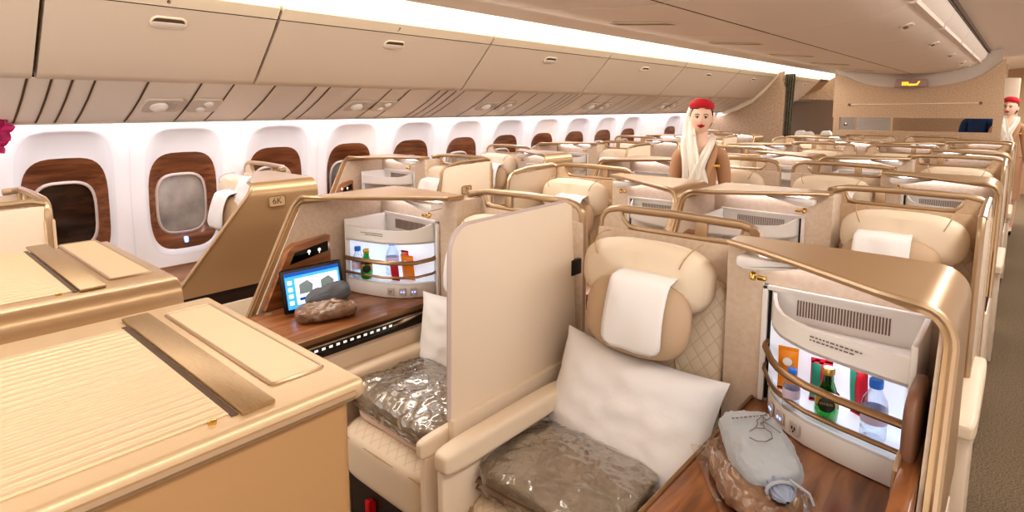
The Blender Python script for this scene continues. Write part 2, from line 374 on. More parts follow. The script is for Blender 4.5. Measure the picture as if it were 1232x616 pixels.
def plate(s, root, body, u, y, z, facing):
    """seat number plate; facing = +1 looks towards +x in world"""
    g = G(1); x = s*u
    g.prism([(y+a, z+b) for a, b in rrect(-.045, .045, -.028, .028, .012, 4)], 'x', x, x+facing*.005); p = g.build('seat_plate', 'gold_pale', root)
    g = G(1); q = [(x+facing*.005, y+a, z+b) for a, b in rrect(-.045, .045, -.028, .028, .012, 4)]; g.tube(q, .003, 6, closed=True); g.build('plate_border', 'gold_dark', p)
    if body: text(body, .045, 'text_brown', frame((x+facing*.0055, y, z-.001), (0, facing, 0), (0, 0, 1)), p, 'seat_number')

def soft_box(x0, x1, y0, y1, z0, z1, crown=.03, n=22, r=.06, amp=0, seed=0, s=1, mat=None, p=5.):
    """cushion-like solid: superellipse plan, bulging top"""
    g = G(s); cxx, cyy = (x0+x1)/2, (y0+y1)/2; hx, hy, hz = (x1-x0)/2, (y1-y0)/2, (z1-z0)/2
    bm = bmesh.new(); bmesh.ops.create_cube(bm, size=2); bmesh.ops.subdivide_edges(bm, edges=bm.edges[:], cuts=n, use_grid_fill=True)
    for v in bm.verts:
        c = v.co; m = max(abs(c.x), abs(c.y), abs(c.z)); d = (abs(c.x)**p+abs(c.y)**p+abs(c.z)**p)**(1/p); c = c/d*m
        bul = (1-min(1, abs(c.x))**2.2)*(1-min(1, abs(c.y))**2.2)
        q = Vector((cxx+c.x*hx, cyy+c.y*hy, (z0+z1)/2+c.z*hz+(crown*bul if c.z > 0 else 0)))
        if amp:
            nn = noise.noise_vector(q*9+Vector((seed, 0, 0)))*amp; nn += noise.noise_vector(q*26+Vector((seed, 3, 0)))*amp*.45; q += nn
        v.co = q
    return g.bm(bm, mat)

def make_seat(s, var, name='business_seat'):
    root = thing(name, (0, 0, 0)); sd = s
    g = soft_box(.035, .557, -.815, -.16, .325, .528, .022, r=.05, s=s, p=6.5); g.build('seat_cushion', 'quilt_seat', root)
    g = G(s); path = [(.041, -.60, .490), (.044, -.765, .490), (.072, -.805, .490), (.29, -.812, .493), (.52, -.805, .490), (.548, -.765, .490), (.551, -.60, .490)]
    g.tube(path, .003, 6); g.build('piping', 'seat_seam', root)
    g = G(s); g.box(.05, .54, -.77, -.10, .05, .335, .01); g.build('seat_base', 'dark_brown', root)
    rot = Matrix.Translation((0, -.20, .48)) @ Matrix.Rotation(math.radians(-11), 4, 'X')
    g = soft_box(.03, .55, -.035, .065, -.05, .66, 0, n=18, s=s, mat=rot, p=6); g.build('backrest', 'quilt_back', root)
    for sg in (-1, 1):
        g = G(s); g.tube([rot @ Vector((.29+sg*(.10+.14*(t**1.6)), -.037, .42-.34*t)) for t in [i/10 for i in range(11)]], .0025, 6)
        g.build('seam_line', 'seat_seam', root)
    # big wraparound headrest: arch profile, swept front to back
    def hr(u, v):
        a = u*2*PI; c, sn = math.cos(a), math.sin(a)
        px = abs(c)**.62*(1 if c > 0 else -1); pz = abs(sn)**.75*(1 if sn > 0 else -1)
        w = 1-abs(2*v-1)**3.2*.30
        y = -.175+.155*(v-.5)
        return rot2 @ Vector((.29+.232*px*w, y, .0+.115*pz*w))
    rot2 = Matrix.Translation((0, -.005, 1.10)) @ Matrix.Rotation(math.radians(-8), 4, 'X')
    g = G(s); g.grid(hr, 36, 12, closed_u=True)
    for v in (0, 1):
        ring = [hr(i/36, v) for i in range(36)]; c = sum(ring, Vector())/36; g.add([c]+ring, [[0, 1+i, 1+(i+1) % 36] for i in range(36)])
    g.build('headrest', 'leather', root)
    for sg in (-1, 1):
        g = G(s); g.tube([rot2 @ Vector((.29+sg*(.135+.04*math.sin(t*1.6)), -.175-.079*math.cos(t*2.2-.7)*1.0, .02+.105*math.sin(min(t*1.3, 1.57)))) for t in [i/8*1.2 for i in range(9)]], .0022, 6)
        g.build('headrest_seam', 'seat_seam', root)
    # soft pillow on the headrest
    rp = Matrix.Translation((.315, -.285, 1.015)) @ Matrix.Rotation(math.radians(-12), 4, 'X')
    def pl(d):
        x, z = d.x, d.z; e = lambda q: math.copysign(abs(q)**.72, q)
        return Vector((e(x), d.y*(1-.12*abs(x)), e(z)))
    g = G(s); g.ball((0, 0, 0), (.185, .062, .125), 28, 16, rp, pl); g.build('head_cushion', 'leather_tan', root)
    # antimacassar draped over it
    def am(u, v):
        x = (u-.5)*.205*(1-.05*abs(2*v-1)**6); zc = .150-.25*v
        r = abs(2*u-1)
        if v > .84: x *= 1-.30*((v-.84)/.16)**3
        y = -.066*math.sqrt(max(0, 1-(min(abs(zc)/.17, 1))**2.2))-.012
        if v < .12: y += (.12-v)*.5
        return rp @ Vector((x+(.026), y+.004*math.sin(u*9+v*5), zc))
    g = G(s); g.grid(am, 14, 20); o = g.build('headrest_cover', 'antimac', root)
    md = o.modifiers.new('thick', 'SOLIDIFY'); md.thickness = .003
    # armrest
    if var == 'B':
        g = soft_box(-.035, .035, -.90, -.22, .635, .70, .004, n=10, s=s, p=7); g.build('armrest', 'leather', root)
        g = G(s); g.box(-.02, .02, -.84, -.50, .05, .64, .008); g.build('armrest_support', 'cream_panel', root)
    elif var == 'A' and s < 0:
        g = soft_box(-.034, .0, -.885, -.30, .645, .708, .004, n=10, s=s, p=7); g.build('armrest', 'leather', root)
        g = G(s); g.box(-.03, -.002, -.87, -.32, .05, .65, .008); g.build('armrest_support', 'cream_panel', root)
    elif var == 'A':
        g = soft_box(.022, .088, -.90, -.30, .655, .724, .006, n=10, s=s, p=7); g.build('armrest', 'leather', root)
        g = G(s); g.box(.024, .05, -.885, -.32, .05, .66, .01); g.build('armrest_support', 'cream_panel', root)
    else:
        g = soft_box(.0, .05, -.90, -.30, .60, .66, .004, n=10, s=s, p=7); g.build('armrest', 'leather', root)
    g = G(s); g.box(.37, .40, -.785, -.769, .16, .27, .002); g.box(.373, .397, -.80, -.78, .23, .28, .004); g.build('red_pull_tag', 'red_tag', root)
    return root

def make_console(s, var, name='side_console'):
    root = thing(name, (0, 0, 0))
    out = [(.658, -.93), (.658, -.182), (1.075, -.182), (1.075, -.88), (1.06, -.93)]
    g = G(s); g.prism(out, 'z', .795, .82, .006); g.build('table_top', 'table_wood', root)
    g = G(s); g.box(.650, .660, -.935, -.182, .806, .824, .003); g.build('edge_strip', 'rail_bronze', root)
    g = G(s); g.box(.655, 1.07, -.92, -.183, .735, .796, .003); b = g.build('side_band', 'dark_brown', root)
    g = G(s); g.box(.650, .655, -.87, -.44, .752, .782, .001); p = g.build('control_strip', 'black_gloss', b)
    g = G(s)
    for i in range(13): g.box(.6485, .650, -.86+i*.031, -.845+i*.031, .767, .776)
    g.build('control_marks', 'white_mark', p)
    g = G(s); g.box(.649, .656, -.90, -.19, .783, .790, .002); g.tube([(.647, -.47, .770), (.645, -.41, .777), (.649, -.31, .785)], [.004, .010, .004], 8); g.build('metal_strip', 'chrome', b)
    g = G(s); g.box(.630, 1.07, -.90, -.182, .05, .736, .012); g.build('cream_body', 'cream_panel', root)
    g = soft_box(.560, .640, -.88, -.20, .60, .675, .004, n=8, s=s, p=6); g.build('ledge_pad', 'leather', root)
    g = G(s); g.lathe([(.017, 0), (.017, .0025), (.012, .003)], 16, Matrix.Translation((1.035, -.815, .82))); g.build('inlay_disc', 'gold_rail', root)
    return root

MB_CURVE = [(.70, -.185), (.712, -.225), (.730, -.262), (.755, -.298), (.795, -.332), (.845, -.362), (.928, -.388), (1.002, -.405), (1.058, -.416)]
def make_minibar(s, detail=True, name='minibar'):
    root = thing(name, (0, 0, 0)); yb = -.182; lit = 'bin_light' if detail else 'white_plastic'
    # outer wall frame
    g = G(s); g.box(.672, .688, yb-.014, yb, .822, 1.172, .003); g.box(.672, 1.072, yb-.014, yb, 1.158, 1.172, .003); g.box(1.058, 1.072, -.418, yb, .822, 1.165, .003); g.build('frame', 'white_plastic', root)
    g = G(s); g.box(.689, .697, yb-.006, yb, .83, 1.157); g.build('frame_gap', 'black', root)
    # inner back wall
    g = G(s); g.box(.697, 1.058, yb-.004, yb, .87, 1.158); g.build('back_wall', 'white_plastic', root)
    g = G(s); n = 31
    for i in range(n): g.box(.765+i*.0073, .7685+i*.0073, yb-.0055, yb-.004, 1.098, 1.143)
    g.build('grille', 'grille_dark', root)
    inner = [(1.056, yb-.004), (.70, yb-.004)]
    # curved upper panel (hood), open on top like a tray
    C0 = MB_CURVE; C1 = [(x, y+.014) for x, y in C0[2:-1]]
    def wallstrip(g, curve, z0, z1, t=.008, top=None):
        vs = []; fs = []; nC = len(curve)
        for i, (x, y) in enumerate(curve):
            a = curve[max(i-1, 0)]; b = curve[min(i+1, nC-1)]; tt = Vector((b[0]-a[0], b[1]-a[1])).normalized(); nx, ny = -tt.y, tt.x
            zt = z1 if top is None else top(i/(nC-1))
            vs += [(x, y, z0), (x, y, zt), (x+nx*t, y+ny*t, zt), (x+nx*t, y+ny*t, z0)]
        for i in range(nC-1):
            for k in range(4): fs.append([i*4+k, i*4+(k+1) % 4, (i+1)*4+(k+1) % 4, (i+1)*4+k])
        fs += [[0, 1, 2, 3], [(nC-1)*4+k for k in (3, 2, 1, 0)]]; g.add(vs, fs)
    g = G(s); wallstrip(g, C0, 1.068, 1.085, .010, lambda t: 1.158-.028*min(1, t*3.2)+.012*max(0, t-.5))
    g.prism([(x, y) for x, y in C0]+[(1.056, yb-.004)], 'z', 1.068, 1.076); hood = g.build('upper_panel', 'white_plastic', root)
    if detail:
        a = Vector((.845, -.362, 0)); b = Vector((.985, -.401, 0)); g = G(s)
        for row, z in enumerate((1.113, 1.104)):
            x = 0.
            while x < .115-row*.02:
                w = random.uniform(.004, .011); p = a.lerp(b, x/.135); q = a.lerp(b, (x+w)/.135)
                g.add([(p.x, p.y-.0065, z), (q.x, q.y-.0065, z), (q.x, q.y-.0065, z+.0035), (p.x, p.y-.0065, z+.0035)], [[0, 1, 2, 3]]); x += w+.003
        g.build('notice_print', 'text_grey', hood)
    # lit compartment
    g = G(s); g.box(.70, 1.056, yb-.012, yb-.005, .886, 1.068); g.prism([(x, y+.006) for x, y in C0]+[(1.056, yb-.005)], 'z', .888, .893); g.box(1.052, 1.057, -.40, yb-.005, .89, 1.068); g.build('lit_compartment', lit, root)
    # lip and body
    g = G(s); wallstrip(g, C0, .884, .918, .006); g.build('clear_lip', 'film', root)
    g = G(s); g.prism([(x, y) for x, y in C0]+[(1.058, yb), (.70, yb)], 'z', .821, .886, .004); body = g.build('lower_body', 'white_plastic', root)
    # rails
    for z, r in ((.985, (.010, .006)), (.918, (.006, .005))):
        g = G(s); g.tube([(.688, yb-.005, z+.02), (.692, yb-.03, z+.012)]+[(x, y-.010, z) for x, y in C0[2:]]+[(1.066, -.42, z)], r, 8); g.build('retaining_rail', 'rail_bronze', root)
    if detail:
        for (x, y, i) in ((.7425, -.280, 0), (.775, -.315, 1), (.820, -.347, 2)):
            t = {0: Vector((25, -36, 0)), 1: Vector((40, -34, 0)), 2: Vector((50, -30, 0))}[i].normalized(); nrm = Vector((-abs(t.y), -abs(t.x), 0))
            m = frame((x+nrm.x*.004, y+nrm.y*.004, .852), t, (0, 0, 1))
            g = G(s); g.box(-.016, .016, -.017, .017, -.002, .003, .002, 1, m); k = g.build('socket_panel', 'panel_grey', body)
            g = G(s); mk = 'led_blue' if i < 2 else 'black'
            if i < 2: g.box(-.008, -.002, -.003, .003, .003, .0045, 0, 1, m); g.box(.004, .009, -.003, .003, .003, .0045, 0, 1, m)
            else: g.box(-.006, -.003, -.002, .006, .003, .0045, 0, 1, m); g.box(.003, .006, -.002, .006, .003, .0045, 0, 1, m); g.box(-.002, .002, -.009, -.005, .003, .0045, 0, 1, m)
            g.build('socket_light' if i < 2 else 'socket_hole', mk, k)
    return root

def place(root, x, r, dy=0.): root.location = (x, Yr(r)+dy, 0); return root

ORD = {6: 'front', 7: 'second', 8: 'third', 9: 'fourth', 10: 'fifth', 11: 'sixth', 12: 'last', 5: 'nearest'}
COLN = {'W': 'column along the windows', 'L': 'left column of the centre block', 'R': 'right column of the centre block'}
# (column, row) -> x edge, mirror, variant
def layout(c, r):
    if c == 'W': return (-2.86, 1, 'K') if r % 2 == 0 else (-1.72, -1, 'B')
    if c == 'L': return (-.06, -1, 'A') if r % 2 == 0 else (-1.145, 1, 'B')
    return (.012, 1, 'A') if r % 2 == 0 else (1.145, -1, 'B')
BUILT = {}
def get(kind, s, var):
    """build the first of a kind, copy it afterwards"""
    key = (kind, s, var)
    if key not in BUILT:
        BUILT[key] = {'shell': lambda: make_shell(s, var), 'seat': lambda: make_seat(s, var), 'console': lambda: make_console(s, var), 'minibar': lambda: make_minibar(s, True), 'minibar_far': lambda: make_minibar(s, False)}[kind]()
        return BUILT[key]
    return copy_tree(BUILT[key])
def where(c, r):
    col = {'W': 'window column', 'L': 'left centre column', 'R': 'right centre column'}[c]
    o = ['first', 'second', 'third', 'fourth', 'fifth', 'sixth', 'seventh', 'eighth'][r-(5 if c == 'W' else 6)]
    return f'{o} from the camera in the {col}'
LBL = {
 ('shell', 'R', 6): 'gold-topped suite shell around the fully visible seat with the white pillow',
 ('shell', 'L', 6): 'gold-edged suite shell sheltering the lit tablet, left of the privacy screen',
 ('shell', 'W', 6): 'gold suite shell with the 6K plate beside the window wall',
 ('shell', 'W', 7): 'cream and gold suite shell carrying the 7J plate',
 ('shell', 'R', 7): 'suite shell with long rail directly behind the big gold-topped shell at right',
 ('seat', 'R', 6): 'cream quilted leather seat with white headrest cover, right of the privacy screen',
 ('seat', 'L', 6): 'cream quilted seat with red pull tag, half hidden left of the privacy screen',
 ('seat', 'R', 7): 'cream seat whose headrest shows behind the big gold shell top at right',
 ('console', 'R', 6): 'wood-topped side console at lower right holding the grey drawstring pouch',
 ('console', 'L', 6): 'wood-topped side console under the tablet, with black control strip',
 ('minibar', 'R', 6): 'white curved minibar with gold rails and lit bottles at far right',
 ('minibar', 'L', 6): 'white curved minibar with lit bottles beside the tablet',
}
for r in range(5, 13):
    for c in 'WLR':
        if r == 5 and c != 'W': continue
        x, s, var = layout(c, r)
        near = r == 6 and c != 'W'
        parts = [('shell', 'shell', 'suite shell', 'seat shell'), ('seat', 'seat', 'business class seat', 'seat'), ('console', 'console', 'console', 'console'), ('minibar' if near else 'minibar_far', 'minibar', 'minibar', 'minibar')]
        for kind, short, nice, cat in parts:
            if r > 8 and short == 'console': continue
            if r > 9 and short == 'minibar': continue
            if r == 5 and short != 'shell': continue
            o = place(get(kind, s, var), x, r, -.085 if var == 'K' else (-.17 if r == 5 else 0.))
            adj = {'shell': 'gold-railed beige suite shell', 'seat': 'cream seat with white headrest cover', 'console': 'wood-topped side console', 'minibar': 'white minibar with slotted grille'}[short]
            lab = LBL.get((short, c, r)) or f'{adj}, {where(c, r)}'
            tag(o, lab, cat, {'shell': 'suite shells of the cabin', 'seat': 'seats of the cabin', 'console': 'side consoles of the cabin', 'minibar': 'minibars of the cabin'}[short])
            if short == 'seat' and r == 8 and c == 'L':     # the cabin attendant stands in this bay, its seat slid back
                for ch in kids(o):
                    if ch.name.split('.')[0] in ('seat_cushion', 'piping', 'seat_base', 'red_pull_tag', 'armrest', 'armrest_support'): bpy.data.objects.remove(ch)
            if short == 'shell' and c == 'W':
                if r == 6: plate(s, o, '6K', 1.1405, -.36, 1.19, 1)
                elif r == 7: plate(s, o, '7J', (.006), -.27, 1.10, 1)

# ------------------------------------------------------------------ cabin structure
Y0, Y1 = -1.6, 15.
DIV = 9.75
def wx(z): return -2.88+(.30 if z > 1.07 else .02)*((z-1.07)/.9)**2
g = G(); g.box(-2.9, 2.9, Y0, Y1, -.06, 0); struct(g.build('floor', 'carpet'))
# window wall with arched recesses
WY = [.79+.627*i for i in range(-3, 15)]
BLANK = {11+3}
NN = 40
def ring(yc, hw, z0, z1, p, n=NN):
    zc = (z0+z1)/2; hh = (z1-z0)/2; out = []
    for k in range(n):
        a = 2*PI*k/n; c, s_ = math.cos(a), math.sin(a)
        out.append((yc+math.copysign(abs(c)**(2/p), c)*hw, zc+math.copysign(abs(s_)**(2/p), s_)*hh))
    return out
def outer(yc, hw, z0, z1, zc, n=NN):
    out = []
    for k in range(n):
        a = 2*PI*k/n; c, s_ = math.cos(a), math.sin(a); m = max(abs(c), abs(s_)); c, s_ = c/m, s_/m
        out.append((yc+c*hw, zc+s_*(z1-zc) if s_ > 0 else zc+s_*(zc-z0)))
    return out
ZT = 1.60
g = G(); wins = []
for i, yc in enumerate(WY):
    y0, y1 = yc-.3135, yc+.3135
    blank = i == 14 or yc > DIV-.2
    if blank:
        def fw(u, v, y0=y0, y1=y1): z = v*ZT; return (wx(z), y0+u*(y1-y0), z)
        g.grid(fw, 2, 17); continue
    A = outer(yc, .3135, .30, ZT, 1.12); B = ring(yc, .235, .715, 1.545, 4.2); C = ring(yc, .217, .745, 1.535, 4.0); D = ring(yc, .207, .752, 1.392, 3.6)
    vs = []; fs = []
    mids = [((a[0]*.5+b[0]*.5), (a[1]*.5+b[1]*.5)) for a, b in zip(A, B)]
    loops = [[(wx(z), y, z) for y, z in A], [(wx(z), y, z) for y, z in mids], [(wx(z), y, z) for y, z in B], [(wx(z)-.018, y, z) for y, z in C], [(wx(z)-.03-.012*max(0, 1.45-z), y, z) for y, z in D]]
    for L in loops: vs += L
    for q in range(4):
        for k in range(NN): fs.append([q*NN+k, q*NN+(k+1) % NN, (q+1)*NN+(k+1) % NN, (q+1)*NN+k])
    g.cur = 0; g.add(vs, fs); nf = len(fs)
    for q in range(2*NN, 4*NN): g.mi[len(g.mi)-nf+q] = 1
    def fl(u, v, y0=y0, y1=y1): z = v*.30; return (wx(z), y0+u*(y1-y0), z)
    g.grid(fl, 2, 5); wins.append((i, yc, loops[4]))
for yy in [WY[0]-.3135+.627*i for i in range(0, 19, 1)]:
    if round((yy-WY[0])/.627+.5) % 2 == 0: g.cur = 1; g.grid(lambda u, v, yy=yy: (wx(.3+v*1.28)+.0015, yy-.004+u*.008, .3+v*1.28), 2, 14); g.cur = 0
g.build('wall_left', ['wall', 'reveal'], angle=50).update_tag()
bpy.data.objects['wall_left']['kind'] = 'structure'
for n, (i, yc, lp) in enumerate(wins):
    root = thing(f'window_{n+1}', (0, 0, 0)); root['kind'] = 'structure'
    E_ = ring(yc, .152, .85, 1.245, 3.4)
    mid = [((a[1]+b[0])/2, (a[2]+b[1])/2) for a, b in zip(lp, E_)]
    L = [lp, [(wx(z)-.052, y, z) for y, z in mid], [(wx(z)-.085, y, z) for y, z in E_]]
    g = G(); vs = [p for l in L for p in l]; fs = [[q*NN+k, q*NN+(k+1) % NN, (q+1)*NN+(k+1) % NN, (q+1)*NN+k] for q in range(2) for k in range(NN)]
    g.add(vs, fs); g.build('veneer_surround', 'window_wood', root, angle=60)
    g = G(); g.tube([(wx(z)-.082, y, z) for y, z in E_], (.008, .012), 8, closed=True); g.build('inner_rim', 'window_rim', root)
    P = ring(yc, .156, .846, 1.249, 3.4); g = G(); g.add([(wx(z)-.092, y, z) for y, z in P], [list(range(NN))]); g.build('pane', 'glass' if i != 3 else 'glass_dark', root)
    if i == 4:
        g = G(); g.prism(rrect(yc-.012, yc+.012, .785, .825, .008, 3), 'x', wx(.80)-.06, wx(.80)-.045); g.build('shade_button', 'led_blue', root)
# strip lights and panels above the windows
g = G(); g.grid(lambda u, v: (-2.775+.115*v, Y0+u*(DIV-Y0), 1.603-.003*v), 2, 3); struct(g.build('light_strip_1', 'cove_cool'))
PS = [(-2.645, 1.588), (-2.66, 1.60), (-2.62, 1.612), (-2.5, 1.66), (-2.36, 1.725), (-2.24, 1.79), (-2.20, 1.812)]
def psp(t):
    q = t*(len(PS)-1); i = min(int(q), len(PS)-2); w = q-i; return (PS[i][0]*(1-w)+PS[i+1][0]*w, PS[i][1]*(1-w)+PS[i+1][1]*w)
g = G(); g.grid(lambda u, v: (psp(v)[0], Y0+u*(DIV+5-Y0), psp(v)[1]), 2, 13); struct(g.build('trim_1', 'psu'))
g = G(); g.grid(lambda u, v: (-2.91+.14*v, Y0+u*(Y1-Y0), 1.60+.02*v), 2, 2); g.grid(lambda u, v: (-2.77, Y0+u*(Y1-Y0), 1.62+.8*v), 2, 2); struct(g.build('trim_2', 'psu'))
# seams of the service panels: thin dark joint strips, irregularly spaced, curving with the panel
seamY = [.10, .32, .55, .64, .72, .81, 1.04, 1.30, 1.475, 1.72, 1.99, 2.09, 2.32, 2.58, 2.75, 3.04, 3.12, 3.21, 3.30, 3.63, 3.95, 4.24, 4.48, 4.70, 4.79, 4.88, 4.97, 5.30, 5.62, 5.92, 6.15, 6.36, 6.45, 6.54, 6.63, 6.96, 7.28, 7.6, 7.8, 8.0, 8.1, 8.2, 8.6, 8.9, 9.2, 9.5]
sm = G()
for y in seamY:
    if Y0 < y < DIV-.05:
        vs = []; fs = []
        for j in range(13):
            x, z = psp(j/12); yy = y; vs += [(x+.002, yy-.005, z-.0025), (x+.002, yy+.005, z-.0025)]
        for j in range(2, 12): fs.append([j*2, j*2+1, j*2+3, j*2+2])
        sm.add(vs, fs)
sm.build('trim_3', 'seam', weld=False); bpy.data.objects['trim_3']['kind'] = 'structure'
# reading light and speaker units
def service_unit(y, kind, lab):
    m = frame((-2.42, y, 1.690), (0, 1, 0), (.16, 0, .0735)); root = thing('service_unit', (0, 0, 0), lab, 'service unit', 'overhead service units')
    inv = 1
    g = G(); g.prism(rrect(-.085, .085, -.085, .085, .03, 4) if kind else rrect(-.10, .10, -.08, .08, .03, 4), 'z', -.012, .006, .003, 1, m); g.build('housing', 'service_white', root)
    if kind:
        for k in (-1, 1):
            g = G(); g.lathe([(.026, .004), (.026, .012), (.018, .02), (.010, .02)], 14, m @ Matrix.Translation((k*.012, k*.036, 0))); g.build('reading_light', 'white_plastic', root)
    else:
        g = G(); g.lathe([(.045, .004), (.045, .014), (.03, .03), (.014, .034)], 18, m @ Matrix.Translation((-.02, .0, 0))); g.build('nozzle', 'white_plastic', root)
        g = G(); g.prism([(.02, -.05), (.07, -.03), (.07, .05), (.02, .055)], 'z', .006, .012, .003, 1, m); g.build('sign_window', 'panel_grey', root)
for n, y0 in enumerate((1.17, 2.45, 3.79, 5.46, 7.12)):
    o = ['nearest', 'second', 'third', 'fourth', 'fifth'][n]
    service_unit(y0, 0, f'{o} oval air and sign unit in the panels below the bins')
    service_unit(y0+.22+.03*(n > 1), 1, f'{o} pair of small reading lights in the panels below the bins')
# overhead bins
BY = [-1.1, .57, 1.57+.0, 3.216, 4.86, 6.5, 8.15, DIV-.02]
BY = [-1.08, .57, 1.57, 3.216, 4.86, 6.5, 8.15, DIV-.02]
door_prof = [(-2.20, 1.812), (-2.165, 1.808), (-2.13, 1.835), (-2.05, 1.915), (-1.97, 1.995), (-1.89, 2.077), (-1.83, 2.142)]
lip_prof = [(-1.828, 2.146), (-1.80, 2.176), (-1.785, 2.198), (-1.80, 2.215)]
names = ['first', 'second', 'third', 'fourth', 'fifth', 'sixth', 'seventh']
def strip(g, prof, ya, yb, bulge=0):
    n = len(prof); back = [(x-.5*min(1, .12/.5), z+.06) for x, z in prof]
    vs = [(x, ya, z) for x, z in prof]+[(x, yb, z) for x, z in prof]; fs = [[i, i+1, n+i+1, n+i] for i in range(n-1)]
    iv = [(x-.05, ya, z+.05) for x, z in prof]+[(x-.05, yb, z+.05) for x, z in prof]
    vs += iv; m = 2*n
    for i in range(n-1): fs += [[i, i+1, m+i+1, m+i], [n+i, n+i+1, m+n+i+1, m+n+i]]
    g.add(vs, fs)
def overhead_bin(ya, yb, lab, num=None, group='overhead bins above the windows'):
    root = thing('overhead_bin', (0, 0, 0), lab, 'overhead bin', group)
    g = G(); strip(g, door_prof, ya+.009, yb-.009); d = g.build('door', 'bin', root, angle=60)
    g = G(); strip(g, lip_prof, ya+.009, yb-.009); l = g.build('label_strip', 'bin_edge', root)
    yc = (ya+yb)/2-.02; m = frame((-1.888, yc, 2.081), (0, 1, 0), (.06, 0, .065))
    g = G(); g.tube([m @ Vector((a, b, .002)) for a, b in rrect(-.075, .075, -.028, .028, .027, 5)], .006, 8, closed=True); h = g.build('latch', 'bin_edge', d)
    g = G(); g.prism(rrect(-.074, .074, -.002, .027, .013, 4), 'z', -.002, .0035, 0, 1, m); g.build('latch_recess', 'seam', h)
    g = G(); g.prism(rrect(-.073, .073, -.027, .002, .012, 4), 'z', -.002, .009, .003, 2, m); g.build('latch_lever', 'service_white', h)
    if num: text(num, .035, 'text_brown', frame((-1.808, yc-.02, 2.168), (0, 1, 0), (.026, 0, .031)) @ Matrix.Translation((0, 0, .003)), l, 'row_number')
    return root
for k in range(7): overhead_bin(BY[k], BY[k+1], f'beige overhead bin with oval latch, {names[k]} along the window side' if k else 'beige overhead bin cut off by the left edge above the windows', {1: '6', 2: '7'}.get(k))
overhead_bin(DIV+.12, DIV+1.2, 'nearer of two beige overhead bins beyond the curtain', None)
overhead_bin(DIV+1.2, DIV+2.5, 'farther of two beige overhead bins beyond the curtain', None)
g = G(); g.box(-2.3, -2.25, Y0, 12.25, 1.82, 2.25); g.grid(lambda u, v: (-1.80-.45*v, Y0+u*(13-Y0), 2.19), 2, 2); struct(g.build('trim_4', 'seam'))
# lit cove above the bins, ceiling
cv = [(-1.83, 2.222), (-1.80, 2.216), (-1.72, 2.235), (-1.60, 2.262), (-1.50, 2.284)]
g = G(); n = len(cv)
g.add([(x, Y0, z) for x, z in cv]+[(x, 13., z) for x, z in cv], [[i, i+1, n+i+1, n+i] for i in range(n-1)]); struct(g.build('light_strip_2', 'cove'))
cp = [(-1.505, 2.290), (-1.50, 2.284), (-1.2, 2.268), (-.93, 2.246), (-.905, 2.226)]
g = G(); n = len(cp); g.add([(x, Y0, z) for x, z in cp]+[(x, Y1, z) for x, z in cp], [[i, i+1, n+i+1, n+i] for i in range(n-1)])
g.add([(.80, Y0, 2.40), (1.2, Y0, 2.44), (1.75, Y0, 2.36), (2.9, Y0, 2.36), (.80, Y1, 2.40), (1.2, Y1, 2.44), (1.75, Y1, 2.36), (2.9, Y1, 2.36)], [[0, 1, 5, 4], [1, 2, 6, 5], [2, 3, 7, 6]])
g.add([(-3., Y0, 2.5), (3, Y0, 2.5), (3, Y1, 2.5), (-3, Y1, 2.5)], [[0, 1, 2, 3]]); struct(g.build('ceiling', 'ceiling'))
# centre bins: two rows meeting at the seam
CL = [(-.90, 2.225), (-.88, 2.208), (-.6, 2.170), (-.3, 2.142), (-.006, 2.125)]
CR = [(.006, 2.125), (.25, 2.134), (.45, 2.158), (.60, 2.192), (.70, 2.240), (.76, 2.300), (.775, 2.36)]
cj = [-1.5, -.2, 1.1, 2.4, 3.80, 5.2, 6.6, 8.0, 9.2, 9.62]
on = ['nearest', 'second', 'third', 'fourth', 'fifth', 'sixth', 'seventh', 'eighth', 'ninth']
for k in range(len(cj)-1):
    ya, yb = cj[k]+.005, cj[k+1]-.005
    for side, pr_ in (('L', CL), ('R', CR)):
        root = thing('centre_bin', (0, 0, 0), f'{on[k]} beige bin over the centre seats, {"left" if side == "L" else "right"} of the ceiling seam', 'overhead bin', 'bins above the centre block')
        g = G(); n = len(pr_); g.add([(x, ya, z) for x, z in pr_]+[(x, yb, z) for x, z in pr_]+[(x, ya, z+.03) for x, z in pr_]+[(x, yb, z+.03) for x, z in pr_], [[i, i+1, n+i+1, n+i] for i in range(n-1)]+[[i, i+1, 2*n+i+1, 2*n+i] for i in range(n-1)]+[[n+i, n+i+1, 3*n+i+1, 3*n+i] for i in range(n-1)]); d = g.build('door', 'ceiling', root, angle=60)
        g = G(); g.box(min(pr_[0][0], pr_[-1][0])+.05, max(pr_[0][0], pr_[-1][0])-.05, ya+.03, yb-.03, 2.235, 2.50); g.build('carcass', 'ceiling', root)
        yc = (ya+yb)/2 if side == 'R' else ya+.06
        if side == 'R':
            m = frame((.60, yc+.0, 2.190), (0, 1, 0), (-.1, 0, -.045))
            g = G(); g.tube([m @ Vector((a, b, .001)) for a, b in rrect(-.075, .075, -.03, .03, .028, 5)], .006, 8, closed=True); h = g.build('latch', 'bin_edge', d)
            g = G(); g.prism(rrect(-.073, .073, .0, .028, .013, 4), 'z', -.003, .004, 0, 1, m); g.build('latch_recess', 'grille_dark', h)
            g = G(); g.prism(rrect(-.073, .073, -.028, .002, .012, 4), 'z', -.003, .009, .003, 2, m); g.build('latch_lever', 'service_white', h)
        else:
            for dy in (.66,):
                m = frame((-.48, ya+dy, 2.157), (1, 0, -.09), (0, 1, 0)) @ Matrix.Rotation(PI, 4, 'X')
                g = G(); g.prism(rrect(-.19, .19, -.055, .055, .03, 4), 'z', -.004, .004, .002, 1, m); h = g.build('recess_panel', 'slot_dark', d)
                g = G(); g.tube([m @ Vector((a, b, .004)) for a, b in rrect(-.20, .20, -.065, .065, .035, 4)], .003, 6, closed=True); g.build('recess_border', 'bin_edge', h)
